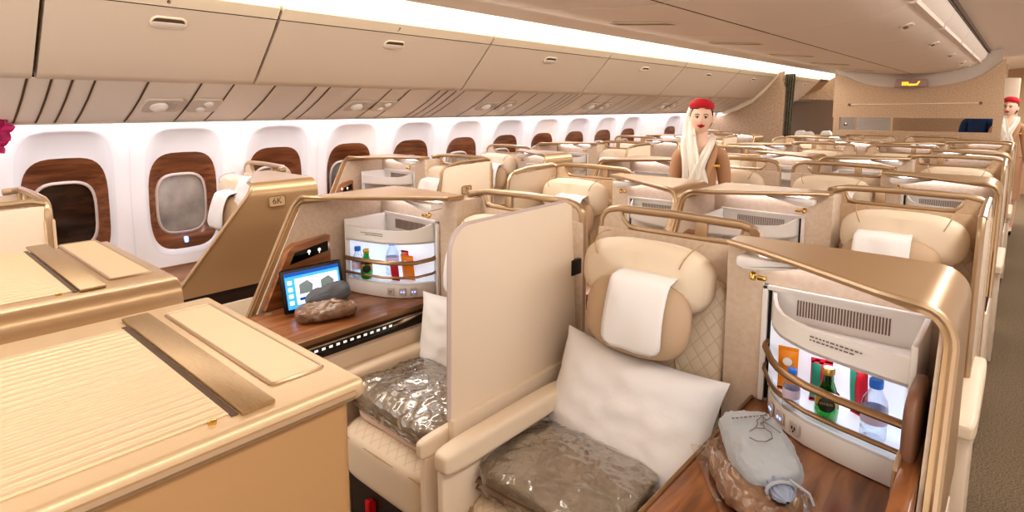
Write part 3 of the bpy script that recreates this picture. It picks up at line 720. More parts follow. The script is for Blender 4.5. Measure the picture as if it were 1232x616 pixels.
g = G(); g.box(-.9, .77, Y0, 9.6, 2.36, 2.38); g.box(-.02, .02, Y0, 9.6, 2.13, 2.15); struct(g.build('trim_5', 'seam'))
g = G(); g.box(.785, .80, Y0, 9.6, 2.36, 2.42); struct(g.build('trim_6', 'seam'))
# right side of the fuselage, plain
def fr(u, v):
    z = v*2.36; return (2.88-.3*((z-1.07)/.9)**2, Y0+u*(Y1-Y0), z)
g = G(); g.grid(fr, 2, 18); struct(g.build('wall_right', 'wall'))
g = G(); g.box(-3, 3, Y1, Y1+.05, 0, 2.6); struct(g.build('wall_back', 'galley'))
# outboard divider with its curved pale edge, curtain beyond
dp = [(-2.95, 0), (-1.72, 0), (-1.70, 1.98), (-1.76, 2.06), (-1.73, 2.24), (-1.80, 2.235), (-1.86, 2.09), (-1.98, 1.94), (-2.16, 1.78), (-2.40, 1.66), (-2.62, 1.575), (-2.95, 1.56)]
g = G(); g.prism([(-2.95, 0), (-1.70, 0), (-1.67, 1.98), (-1.72, 2.10), (-1.70, 2.245), (-1.79, 2.235), (-1.86, 2.08), (-1.98, 1.93), (-2.16, 1.77), (-2.40, 1.64), (-2.62, 1.545), (-2.95, 1.50)], 'y', DIV, DIV+.06); struct(g.build('wall_divider', 'divider'))
c0 = [(-1.755, 2.24), (-1.79, 2.15), (-1.86, 2.06), (-1.98, 1.92), (-2.16, 1.755), (-2.40, 1.63), (-2.65, 1.545)]
c1 = [(-1.81, 2.25), (-1.845, 2.17), (-1.91, 2.09), (-2.03, 1.96), (-2.20, 1.815), (-2.42, 1.69), (-2.65, 1.60)]
g = G(); nc = len(c0); vs = [(x, DIV-.012, z) for x, z in c0]+[(x, DIV-.012, z) for x, z in c1]+[(x, DIV+.02, z) for x, z in c0]+[(x, DIV+.02, z) for x, z in c1]
g.add(vs, [[i, i+1, nc+i+1, nc+i] for i in range(nc-1)]+[[i, i+1, 2*nc+i+1, 2*nc+i] for i in range(nc-1)]+[[nc+i, nc+i+1, 3*nc+i+1, 3*nc+i] for i in range(nc-1)]); struct(g.build('trim_7', 'bin_edge'))
def cur(u, v):
    z = 2.2-v*2.15; w = .06+.012*math.sin(v*7); sq = 1-.55*math.exp(-((v-.28)/.16)**2)*0
    x = -1.63+(u-.5)*.15+.05*math.exp(-((z-2.2)/.12)**2)*0-.03*math.sin(v*2.6); return (x, DIV+.10+w*math.sin(u*2*PI*4.5)*.5, z)
g = G(); g.grid(cur, 64, 20); o = g.build('curtain', 'curtain'); o.modifiers.new('s', 'SOLIDIFY').thickness = .004
tag(o, 'grey-brown curtain gathered beside the left dividing wall', 'curtain')
g = G(); g.box(-2.9, -1.45, 12.3, 12.35, 0, 1.80); struct(g.build('wall_galley_left', 'galley_dark'))
g = G(); g.prism([(-2.9, 1.5), (-2.9, 1.82), (-1.45, 1.82), (-1.45, 2.3), (-1.62, 2.2), (-1.80, 2.0), (-2.2, 1.85), (-2.5, 1.8)][1:], 'y', 12.28, 12.36); struct(g.build('trim_8', 'divider'))
# centre partition with a window slot
PY = 9.6
g = G()
top = [(-.943, 1.535), (.985, 1.535), (.962, 2.285), (.857, 2.19), (.762, 2.10), (.597, 2.022), (.42, 1.98), (.242, 1.955), (.03, 1.947), (-.179, 1.949), (-.38, 1.97), (-.552, 2.003), (-.70, 2.065), (-.811, 2.125), (-.943, 2.165)]
g.prism(top, 'y', PY, PY+.05); g.box(-.93, -.85, PY, PY+.05, .0, 1.535); g.box(.89, .98, PY, PY+.05, 0, 1.535); g.box(-.85, .89, PY, PY+.05, 0, 1.355); struct(g.build('wall_partition', 'partition'))
g = G(); g.tube([(-.72, PY-.004, 1.716), (.745, PY-.004, 1.733)], .007, 6); struct(g.build('trim_9', 'bin_edge'))
g = G(); g.lathe([(.02, 0), (.02, .012)], 10, Matrix.Translation((-.732, PY, 1.716)) @ Matrix.Rotation(PI/2, 4, 'X')); g.lathe([(.02, 0), (.02, .012)], 10, Matrix.Translation((.753, PY, 1.733)) @ Matrix.Rotation(PI/2, 4, 'X')); struct(g.build('trim_10', 'grille_dark'))
# pale fairing of the centre bins above the partition
fa = [(-.95, 2.30), (-.80, 2.16), (-.55, 2.06), (-.18, 2.005), (.24, 2.01), (.60, 2.075), (.77, 2.15), (.86, 2.24), (.93, 2.34)]
g = G(); g.prism(fa+[(.93, 2.45), (-.95, 2.45)], 'y', 9.64, 9.665); g.prism([(x, z-.09) for x, z in fa]+fa[::-1], 'y', 9.625, 9.64); struct(g.build('trim_11', 'service_white'))
# lit exit sign
root = thing('exit_sign', (0, 9.5, 2.0), 'small grey overhead sign with amber lit symbols above the partition', 'sign')
g = G(); g.prism([(-.19, -.055), (.20, -.045), (.17, .06), (-.17, .06)], 'y', -.01, .05, .006); g.build('housing', 'sign_grey', root)
g = G()
for i, x in enumerate((-.098, -.072, -.046)): g.box(x, x+.019, -.014, -.009, -.026, .018)
g.box(-.024, .015, -.014, -.009, -.030, -.008)
g.prism([(.012, -.03), (.075, -.026), (.105, .024), (.088, .026), (.068, -.008), (.012, -.012)], 'y', -.014, -.009); g.build('lit_symbols', 'amber', root)
# things seen through and beyond the partition
g = G(); g.box(-.42, .95, 11.2, 11.25, 0, 2.3); struct(g.build('wall_galley', 'partition'))
root = thing('galley_cart', (-1.02, 11, 0), 'grey galley panel with a small latch seen through the partition slot', 'galley panel')
g = G(); g.box(-.19, .09, 0, .04, 0, 1.7, .005); g.build('panel', 'panel_grey', root); g = G(); g.box(-.06, -.01, -.02, 0, 1.38, 1.42, .004); g.build('latch', 'chrome', root)
root = thing('louvred_blind', (-.7, 11.15, 1.4), 'bright white slatted panel seen through the partition slot', 'blind')
g = G(); g.box(-.23, .26, 0, .01, -.2, .2)
for i in range(12): g.box(-.22, .25, -.012, 0, -.17+i*.03, -.15+i*.03, .002)
g.build('slats', 'white_plastic', root)
root = thing('cabin_door_panel', (1.0, 10.6, 0), 'tall cream door panel beside the far right attendant', 'panel')
g = G(); g.box(-.10, .11, 0, .04, 0, 2.08, .02); g.build('leaf', 'cream_panel', root); g = G(); g.box(.06, .09, -.012, 0, 1.62, 1.68, .004); g.build('handle', 'chrome', root)

# ------------------------------------------------------------------ nearest consoles, seen from above
def near_console(x0, x1, z, yb, lab, side):
    root = thing('television_console', (0, 0, 0), lab, 'console', 'nearest gold consoles')
    ya = -.55; W = x1-x0
    if side == 'R':
        g = G(); g.box(x0, x1, ya, yb, z-.03, z, .010, 3); t = g.build('top', 'gold_pale', root)
        g = G(); g.box(x0+.01, x1-.012, ya+.02, yb-.02, .02, z-.028, .012, 3); g.build('body', 'gold_face', root)
        g = G(); g.tube([(x1-.002, ya, z-.018), (x1-.002, yb-.02, z-.018), (x1-.02, yb-.002, z-.018), (x0, yb-.002, z-.018)], .007, 8); g.build('edge_trim', 'gold_rail', root)
    else:
        pr_ = [(x0, z)]+[(x1-.05, z)]+arc(x1-.03, z-.035, .035, 80, 0, 6)+[(x1+.012, z-.075), (x1+.03, z-.095), (x1+.03, z-.11), (x0, z-.11)]
        g = G(); g.prism(pr_, 'y', ya, yb, .004, 2); t = g.build('top', 'gold_paint', root, angle=30)
        g = G(); g.box(x0+.01, x1-.0, ya+.02, yb-.02, .02, z-.11, .012, 3); g.build('body', 'gold_paint', root)
    a, b = (x0+.085, x1-.045) if side == 'R' else (x0-.0, x1-.07)
    # sunken slatted tray, brushed band, framed plate
    g = G(); n = 22; ytop = yb-.175
    g.box(a-.004, b+.004, ya+.02, ytop+.004, z, z+.0012)
    for i in range(n):
        xa = a+(b-a)*i/n; wd = (b-a)/n; g.prism([(xa+.0015, z+.001), (xa+wd*.4, z+.0022), (xa+wd*.6, z+.0022), (xa+wd-.0015, z+.001)], 'y', ya+.02, ytop)
    g.build('slatted_cover' if side == 'R' else 'flat_cover', 'gold_pale', t)
    g = G(); g.box(a-.012, b+.012, ytop+.002, ytop+.010, z, z+.0016); g.build('painted_shadow_line', 'seam', t)  # dark strip painted as the shadow line at the cover's far edge
    g = G(); g.box(a-.05, b+.02, ytop+.012, ytop+.055, z, z+.006, .002); g.build('brushed_band', 'brushed_gold', t)
    g = G(); g.tube([(p, q, z+.0005) for p, q in rrect(a-.025, b-.03, ytop+.075, ytop+.152, .006, 3)], .0035, 6, closed=True); g.build('plate_frame', 'gold_rail', t)
    g = G(); g.prism(rrect(a-.023, b-.032, ytop+.077, ytop+.150, .005, 3), 'z', z, z+.002); g.build('plate', 'gold_pale', t)
    g = G(); g.lathe([(.005, 0), (.005, .004), (.003, .005)], 10, Matrix.Translation((b+.01, ytop-.02, z))); g.build('catch', 'lamp_brass', t)
    return root
near_console(.0, .545, 1.30, .452, 'big gold console at the lower left with ribbed cover, nearest of all', 'R')
near_console(-.60, -.075, 1.325, .428, 'second gold console at left with rounded lip and smooth cover', 'L')

# ------------------------------------------------------------------ privacy screen between the front pair
root = thing('privacy_screen', (0, 0, 0), 'cream upright privacy screen with rounded corner between the front two seats', 'screen')
poly = [(1.125, .735), (1.135, 1.24)]+arc(1.215, 1.25, .08, 180, 95, 8)+[(1.70, 1.336), (1.74, 1.32), (1.78, .80), (1.78, .735)]
g = G(); g.prism(poly, 'x', -.034, -.018, .003, 2); g.build('panel', 'screen_cream', root)
g = G(); g.tube([(-.026, y, z) for y, z in poly[:12]], .0085, 6); g.build('edge', 'window_rim', root)
g = G(); g.box(-.03, -.012, 1.74, 1.80, 1.05, 1.11, .004); g.build('bracket', 'black', root)
g = G(); g.box(-.029, .0, 1.12, 1.77, .0, .74, .002); g.build('base_panel', 'cream_panel', root)

# ------------------------------------------------------------------ things on the seats
def pillow(w, h, t, M4, lab, seed, group='pillows on the seats'):
    def fn(u, v, sg):
        x = 2*u-1; y = 2*v-1
        ex = 1-.07*(1-abs(y)**2)*abs(x)**6; ey = 1-.09*(1-abs(x)**2)*abs(y)**6
        th = ((1-abs(x)**2.6)*(1-abs(y)**2.6)); th = max(th, 0)**.55
        p = Vector((x*w/2*ex, y*h/2*ey, sg*(t/2*th+.003)))
        n_ = noise.noise(Vector((x*2+seed, y*2, sg)))*.022+noise.noise(Vector((x*5+seed, y*4, sg*2)))*.012; p.z += sg*n_*th
        p.z += .012*math.sin(3*x+seed)*abs(x)**3
        return M4 @ p
    g = G(); n = 34
    g.grid(lambda u, v: fn(u, v, 1), n, n); g.grid(lambda u, v: fn(u, v, -1), n, n)
    def edge(k):
        return None
    o = g.build('pillow', 'white_cloth', None, angle=70); return tag(o, lab, 'pillow', group)
pillow(.585, .40, .19, frame((.320, 1.575, .70), (1, .01, -.06), (.10, .13, .33)), 'white pillow leaning on the seat right of the privacy screen', 1)
pillow(.50, .38, .14, frame((-.44, 1.62, .705), (.80, .3, .0), (.02, .10, .33)), 'white pillow half hidden behind the privacy screen', 2)
pillow(.42, .42, .15, frame((-2.44, 1.60, 1.06), (1, 0, .1), (-.1, .12, .4)), 'white pillow standing on the window seat behind the 6K plate', 3)
def blanket(x0, x1, y0, y1, z0, z1, rz, lab, seed):
    bm_c = Matrix.Translation(((x0+x1)/2, (y0+y1)/2, 0)) @ Matrix.Rotation(math.radians(rz), 4, 'Z')
    hx, hy = (x1-x0)/2, (y1-y0)/2
    root = thing('wrapped_blanket', (0, 0, 0), lab, 'blanket', 'plastic wrapped blankets')
    g = soft_box(-hx, hx, -hy, hy, z0+.0, z1, .02, n=34, amp=.008, seed=seed, mat=bm_c, p=6.5); g.build('folded_blanket', 'wrapped_blanket', root)
    g = soft_box(-hx-.006, hx+.006, -hy-.006, hy+.006, z0, z1+.004, .022, n=56, amp=.010, seed=seed, mat=bm_c, p=6.0)
    for v in g.v:
        q = Vector((v.x*12+seed, v.y*12, v.z*12)); q += noise.noise_vector(q*.7)*.9
        rd = max(0, 1-abs(noise.noise(q))*5)**2*.005+max(0, 1-abs(noise.noise(q*2.6))*5)**2*.0045; v.z += rd if v.z > z0+.03 else 0
        if v.z <= z0+.04: v.y -= rd*.8
    g.build('plastic_wrap', 'film', root, angle=80)
    g = G()
    for k in range(2): g.tube([bm_c @ Vector((-hx*.98, -hy*.7+.0, z0+.02+.022*k)), bm_c @ Vector((-hx*.9, -hy*1.0, z0+.02+.022*k)), bm_c @ Vector((hx*.9, -hy*1.0, z0+.02+.022*k)), bm_c @ Vector((hx*.98, -hy*.7, z0+.02+.022*k))], .004, 6)
    g.build('fold', 'pouch_brown', root)
    return root
blanket(.050, .510, 1.140, 1.50, .540, .628, 3, 'grey-brown blanket in clear plastic on the seat right of the privacy screen', 2)
blanket(-.62, -.10, 1.145, 1.49, .558, .648, -3, 'grey-brown blanket in clear plastic, left of the privacy screen', 8)
o = soft_box(-.60, -.12, 1.150, 1.49, .535, .566, .004, n=14, amp=.004, seed=5, p=6).build('folded_duvet', 'blanket_rose'); tag(o, 'thin folded rose-beige cover under the left wrapped blanket', 'blanket')
o = soft_box(-2.56, -2.10, 1.02, 1.36, .60, .70, .03, n=16, amp=.03, seed=5, p=3.5).build('travel_bag', 'pouch_dark'); tag(o, 'dark grey soft bag on the window seat behind the 6K panel', 'bag')

# tablet leaning on the side panel of the left console (screen faces the seat)
tm = frame((-1.012, 1.25, .925), (.04, 1, .0), (-.22, .0, 1)) @ Matrix.Translation((0, -.004, 0)) @ Matrix.Scale(.93, 4)
tm = tm @ Matrix.Identity(4)
tz = tm.to_3x3() @ Vector((0, 0, 1))
root = thing('tablet', (0, 0, 0), 'black tablet with lit blue and white seat-control screen on the wooden console', 'tablet')
g = G(); g.box(-.150, .150, -.098, .098, -.012, 0, .008, 2, tm); g.build('case', 'black', root)
base('screen_blue', srgb(60, 150, 235), .2, emit=srgb(70, 160, 245), es=1.0); base('screen_white', srgb(235, 245, 255), .2, emit=srgb(235, 245, 255), es=.9); base('screen_navy', srgb(20, 70, 150), .2, emit=srgb(24, 84, 170), es=.8); base('screen_grey', srgb(120, 130, 130), .2, emit=srgb(120, 130, 128), es=.6)
g = G(); g.box(-.132, .132, -.080, .080, 0, .0012, 0, 1, tm); sc_ = g.build('screen', 'screen_blue', root)
g = G(); g.box(-.088, .122, -.066, .050, .0012, .0018, 0, 1, tm); g.build('screen_page', 'screen_white', sc_)
g = G()
for i in range(4): g.box(-.122, -.102, .028-.030*i, .046-.030*i, .0012, .0018, 0, 1, tm)
g.build('menu_icons', 'screen_white', sc_)
for xx in (-.040, .065):
    g = G(); g.prism([(xx-.032, -.022), (xx+.028, -.022), (xx+.036, .012), (xx+.010, .036), (xx-.030, .022)], 'z', .0018, .0024, 0, 1, tm); g.build('seat_picture', 'screen_grey', sc_)
g = G()
for xx in (-.040, .065): g.box(xx-.034, xx+.034, -.050, -.037, .0018, .0024, 0, 1, tm)
g.box(-.132, .132, .064, .080, .0012, .0018, 0, 1, tm); g.build('screen_buttons', 'screen_navy', sc_)

def pouch(L, w, t, M4, name, mat, amp, seed, lab, cat, tie=True, grp=None):
    root = thing(name, (0, 0, 0), lab, cat, grp)
    g = soft_box(-L/2, L/2, -w/2, w/2, 0, t, t*.3, n=22, amp=amp, seed=seed, mat=M4, p=3.4)
    for v in g.v:
        q = v*24+Vector((seed, 0, 0)); q += noise.noise_vector(q*.6)*.8
        v += noise.noise_vector(q)*amp*.55+Vector((0, 0, 1))*(max(0, 1-abs(noise.noise(q*1.4))*4)**2)*amp*.9
    g.build('body', mat, root, angle=80)
    if tie:
        def nk(u, v):
            a = u*2*PI; x = L/2-.025+v*.075; r = (.62+.34*abs(2*v-1)**1.2)*(1-.42*v)*(1-.85*max(0, (v-.75)/.25)); k = 1+.10*math.sin(a*11+v*2)
            return M4 @ Vector((x, math.cos(a)*w*.30*r*k, t*.5+math.sin(a)*t*.42*r*k))
        g = G(); g.grid(nk, 40, 10, closed_u=True); g.build('gathered_neck', 'pouch_blue', root)
        g = G(); g.tube([M4 @ Vector((L/2+.012, math.cos(a)*w*.2, t*.5+math.sin(a)*t*.28)) for a in [k*PI/8 for k in range(16)]], .004, 6, closed=True)
        g.tube([M4 @ Vector(p) for p in ((L/2+.01, .02, t*.8), (L/2+.03, .05, t*.5), (L/2+.035, .055, .01))], .003, 6); g.build('drawstring', 'pouch_grey', root)
    return root
m1 = frame((.820, 1.325, .862), (.19, -.26, -.01), (.26, .19, .05))
r1 = pouch(.25, .145, .066, m1, 'drawstring_pouch', 'pouch_grey', .006, 3, 'grey drawstring pouch with line drawing on the right console', 'pouch')
g = G()
zz = .0925
g.tube([m1 @ Vector((x, y, zz)) for x, y in [(.04, -.028), (.055, -.018), (.06, 0), (.05, .018), (.03, .022), (.012, .014), (.006, -.004), (.016, -.02)]], .0012, 5)
g.tube([m1 @ Vector((x, y, zz)) for x, y in [(.012, .014), (-.008, .016), (-.024, .028), (-.034, .020), (-.024, .008), (-.006, .004), (.006, -.004)]], .0012, 5)
g.tube([m1 @ Vector((x, y, zz-.002)) for x, y in [(-.012, .012), (-.03, .04), (-.05, .044), (-.044, .03), (-.02, .02), (.0, .03), (.03, .042)]], .0012, 5)
g.build('line_drawing', 'text_grey', r1)
text('attend and present', .0125, 'text_grey', m1 @ Matrix.Translation((-.035, -.012, .0835)) @ Matrix.Rotation(PI/2, 4, 'Z'), r1, 'printed_text') if False else None
g = G(); yy = -.045
random.seed(3)
while yy < .035:
    w = random.uniform(.004, .010); g.box(-.0415, -.036, yy, yy+w, zz, zz+.0006, 0, 1, m1); yy += w+.003
g.build('printed_line', 'text_grey', r1)
m2 = frame((.815, 1.285, .822), (.20, -.25, 0), (.25, .20, 0))
r2 = pouch(.27, .17, .05, m2, 'brown_pouch', 'pouch_brown', .010, 9, 'brown crinkled pouch in plastic under the grey drawstring pouch', 'pouch', False)
def fl(u, v):
    x = -.15+u*.36; y = -.10+v*.21; return m2 @ Vector((x, y, .004+.012*abs(noise.noise(Vector((x*22, y*22, 1))))+.010*max(0, noise.noise(Vector((x*8, y*8, 4))))))
g = G(); g.grid(fl, 30, 22); g.build('clear_wrapper', 'film', r2)
m3 = frame((-.915, 1.265, .872), (.10, .22, .05), (-.22, .10, .03))
pouch(.185, .085, .055, m3, 'slipper_pouch', 'pouch_dark', .006, 5, 'dark grey rolled pouch lying in front of the tablet', 'pouch', False)
m4 = frame((-.880, 1.225, .822), (.10, .24, 0), (-.24, .10, 0))
pouch(.24, .13, .05, m4, 'amenity_pouch', 'pouch_brown', .010, 12, 'brown crinkled pouch under the dark grey pouch by the tablet', 'pouch', False)
# brown padded flap beside the right console
root = thing('padded_flap', (0, 0, 0), 'brown padded leather flap with gold piping beside the right console', 'flap')
g = soft_box(1.080, 1.112, 1.30, 1.50, .92, 1.12, 0, n=10, p=4); g.build('pad', 'brown_leather', root)
g = G(); g.tube([(1.083, 1.26, .90), (1.083, 1.27, .985), (1.084, 1.30, 1.0), (1.09, 1.44, 1.01)], .005, 8); g.build('piping', 'gold_rail', root)

# minibar contents
def bottle_water(x, y, z, lab, sc=1.):
    root = thing('water_bottle', (x, y, z), lab, 'bottle', 'drinks and snacks in the minibars'); S = Matrix.Scale(sc, 4)
    pr_ = [(.026, 0), (.029, .006), (.029, .03), (.0275, .034), (.029, .038), (.029, .085), (.026, .10), (.014, .122), (.0125, .132)]
    g = G(); g.lathe(pr_, 18, S); g.build('body', 'clear_plastic', root)
    g = G(); g.lathe([(.0293, .044), (.0296, .046), (.0296, .076), (.0293, .078)], 18, S, False); g.build('label', 'bottle_label', root)
    g = G(); g.lathe([(.015, .130), (.0155, .133), (.0155, .149), (.0135, .151)], 14, S); g.build('cap', 'cap_blue', root)
def bottle_green(x, y, z, lab, words):
    root = thing('green_glass_bottle', (x, y, z), lab, 'bottle', 'drinks and snacks in the minibars')
    g = G(); g.lathe([(.020, 0), (.026, .006), (.028, .03), (.027, .06), (.020, .085), (.013, .105), (.0115, .13)], 18); g.build('body', 'green_glass', root)
    g = G(); g.lathe([(.0135, .122), (.0145, .126), (.0145, .136), (.012, .139)], 14); g.build('cap', 'gold_cap', root)
    g = G(); g.lathe([(.0275, .043), (.0275, .072)], 18, None, False); g.build('gold_band', 'gold_cap', root)
    d = (CAM-Vector((x, y, z))); d.z = 0; d.normalize(); m = frame(Vector((0, 0, .052))+d*.0265, (-d.y, d.x, 0), (0, 0, 1))
    g = G(); g.lathe([(.019, 0), (.019, .003), (.018, .0035)], 20, m); l = g.build('round_label', 'label_dark', root)
    if words: text(words, .0085, 'gold_cap', m @ Matrix.Translation((0, .003, .0042)), l, 'lettering', .0003)
def packet(x, y, z, rz, lean, w, h, mats, lab):
    root = thing('snack_packet', (x, y, z), lab, 'snack packet', 'drinks and snacks in the minibars'); m = Matrix.Rotation(rz, 4, 'Z') @ Matrix.Rotation(lean, 4, 'X')
    def fn(u, v, sg):
        X = 2*u-1; t = .011*max(0, (1-X**4))*max(0, math.sin(PI*min(1, max(0, (v-.08)/.84))))**.5
        return m @ Vector((X*w/2*(1+.04*abs(2*v-1)**4), sg*t, v*h))
    g = G(); g.grid(lambda u, v: fn(u, v, 1), 10, 14); g.grid(lambda u, v: fn(u, v, -1), 10, 14); b = g.build('wrapper', mats[0], root)
    g = G(); g.grid(lambda u, v: fn(.05+.42*u, .1+.8*v, -1)+m.to_3x3() @ Vector((0, -.0012, 0)), 6, 8); g.build('printed_panel', mats[1], root)
    if len(mats) > 2: g = G(); g.lathe([(.012, 0), (.012, .002)], 14, m @ Matrix.Translation((.0, -.0125, h*.72)) @ Matrix.Rotation(PI/2, 4, 'X')); g.build('emblem', mats[2], root)
MZ = .894
def fill(s):
    X = lambda u: (.012 if s > 0 else -.06)+s*u
    Y = lambda y: 1.9+y
    w = 'right minibar' if s > 0 else 'minibar by the tablet'
    if s > 0:
        packet(X(.765), Y(-0.238), MZ, .15, .12, .05, .135, ('orange', 'orange', 'pack_white'), f'orange snack packet standing at the left in the {w}')
        bottle_water(X(.800), Y(-0.329), MZ, f'clear water bottle near the front rail of the {w}', .72)
        packet(X(.850), Y(-0.247), MZ, .2, .14, .05, .13, ('red_pack', 'teal_pack'), f'red and teal snack packet behind the green bottle in the {w}')
        bottle_green(X(.885), Y(-0.333), MZ, f'green glass bottle with round dark label in the {w}', 'PERRIER')
        packet(X(.945), Y(-0.257), MZ, -.5, .1, .05, .135, ('red_pack', 'teal_pack'), f'red and teal snack packet leaning beside the blue-capped bottle in the {w}')
        bottle_water(X(.990), Y(-.03+-0.318), MZ, f'tall blue-capped water bottle at the right end of the {w}', .98)
    else:
        bottle_water(X(1.010), Y(-0.390), MZ, f'blue-capped water bottle at the outer end of the {w}', .95)
        bottle_water(X(.925), Y(-0.257), MZ, f'taller blue-capped water bottle at the back of the {w}', 1.08)
        bottle_green(X(.955), Y(-0.381), MZ, f'green glass bottle with gold cap in the {w}', '')
        packet(X(.855), Y(-0.228), MZ, .3, .12, .04, .125, ('red_pack', 'teal_pack'), f'red and teal snack packet in the middle of the {w}')
        packet(X(.790), Y(-0.266), MZ, .2, .12, .07, .12, ('orange', 'orange', 'pack_white'), f'orange snack packet at the inner end of the {w}')
        packet(X(.825), Y(-0.314), MZ, .4, .2, .04, .09, ('red_pack', 'red_pack'), f'small red snack packet low beside the orange one in the {w}')
fill(1); fill(-1)

# orchid at the left edge
root = thing('orchid', (-2.66, .50, 1.23), 'deep magenta orchid flowers at the left edge by the first window', 'flower')
g = G(); g.tube([(0, -.05, 0), (.0, -.03, .2), (.03, 0, .34), (.06, .01, .40)], .004, 6); g.build('stem', 'stem', root)
for (x, y, z, sc) in ((.045, -.01, .335, 1.), (.035, -.03, .265, .85), (.05, .0, .405, .6)):
    g = G()
    for k in range(5):
        a = k*2*PI/5+.3; d = Vector((.35, math.cos(a), math.sin(a)))
        def pt(u, v, d=d, a=a):
            r = v*.065*sc; w = .024*sc*math.sin(PI*min(1, v*1.02))**.7*(2*u-1); t = Vector((0, -math.sin(a), math.cos(a)))
            return Vector((x, y, z))+d*r+t*w+Vector((-.012*(2*u-1)**2, 0, 0))
        g.grid(pt, 5, 7)
    b = g.build('blossom', 'flower', root, weld=False)
# white headrest covers of the seats beyond the divider
for i, (x, y) in enumerate(((-1.78, 11.1), (-1.55, 10.7), (-1.40, 11.25))):
    o = thing('distant_seat', (0, 0, 0)); soft_box(x-.22, x+.22, y+.05, y+.20, .02, 1.18, 0, n=8, p=5).build('backrest', 'leather', o); soft_box(x-.10, x+.10, y-.02, y+.10, .85, 1.27, 0, n=8, amp=.012, seed=i, p=4).build('headrest_cover', 'antimac', o); tag(o, f'{["left", "middle", "right"][i]} of three seats with white covers beyond the curtain', 'seat', 'seats beyond the divider')

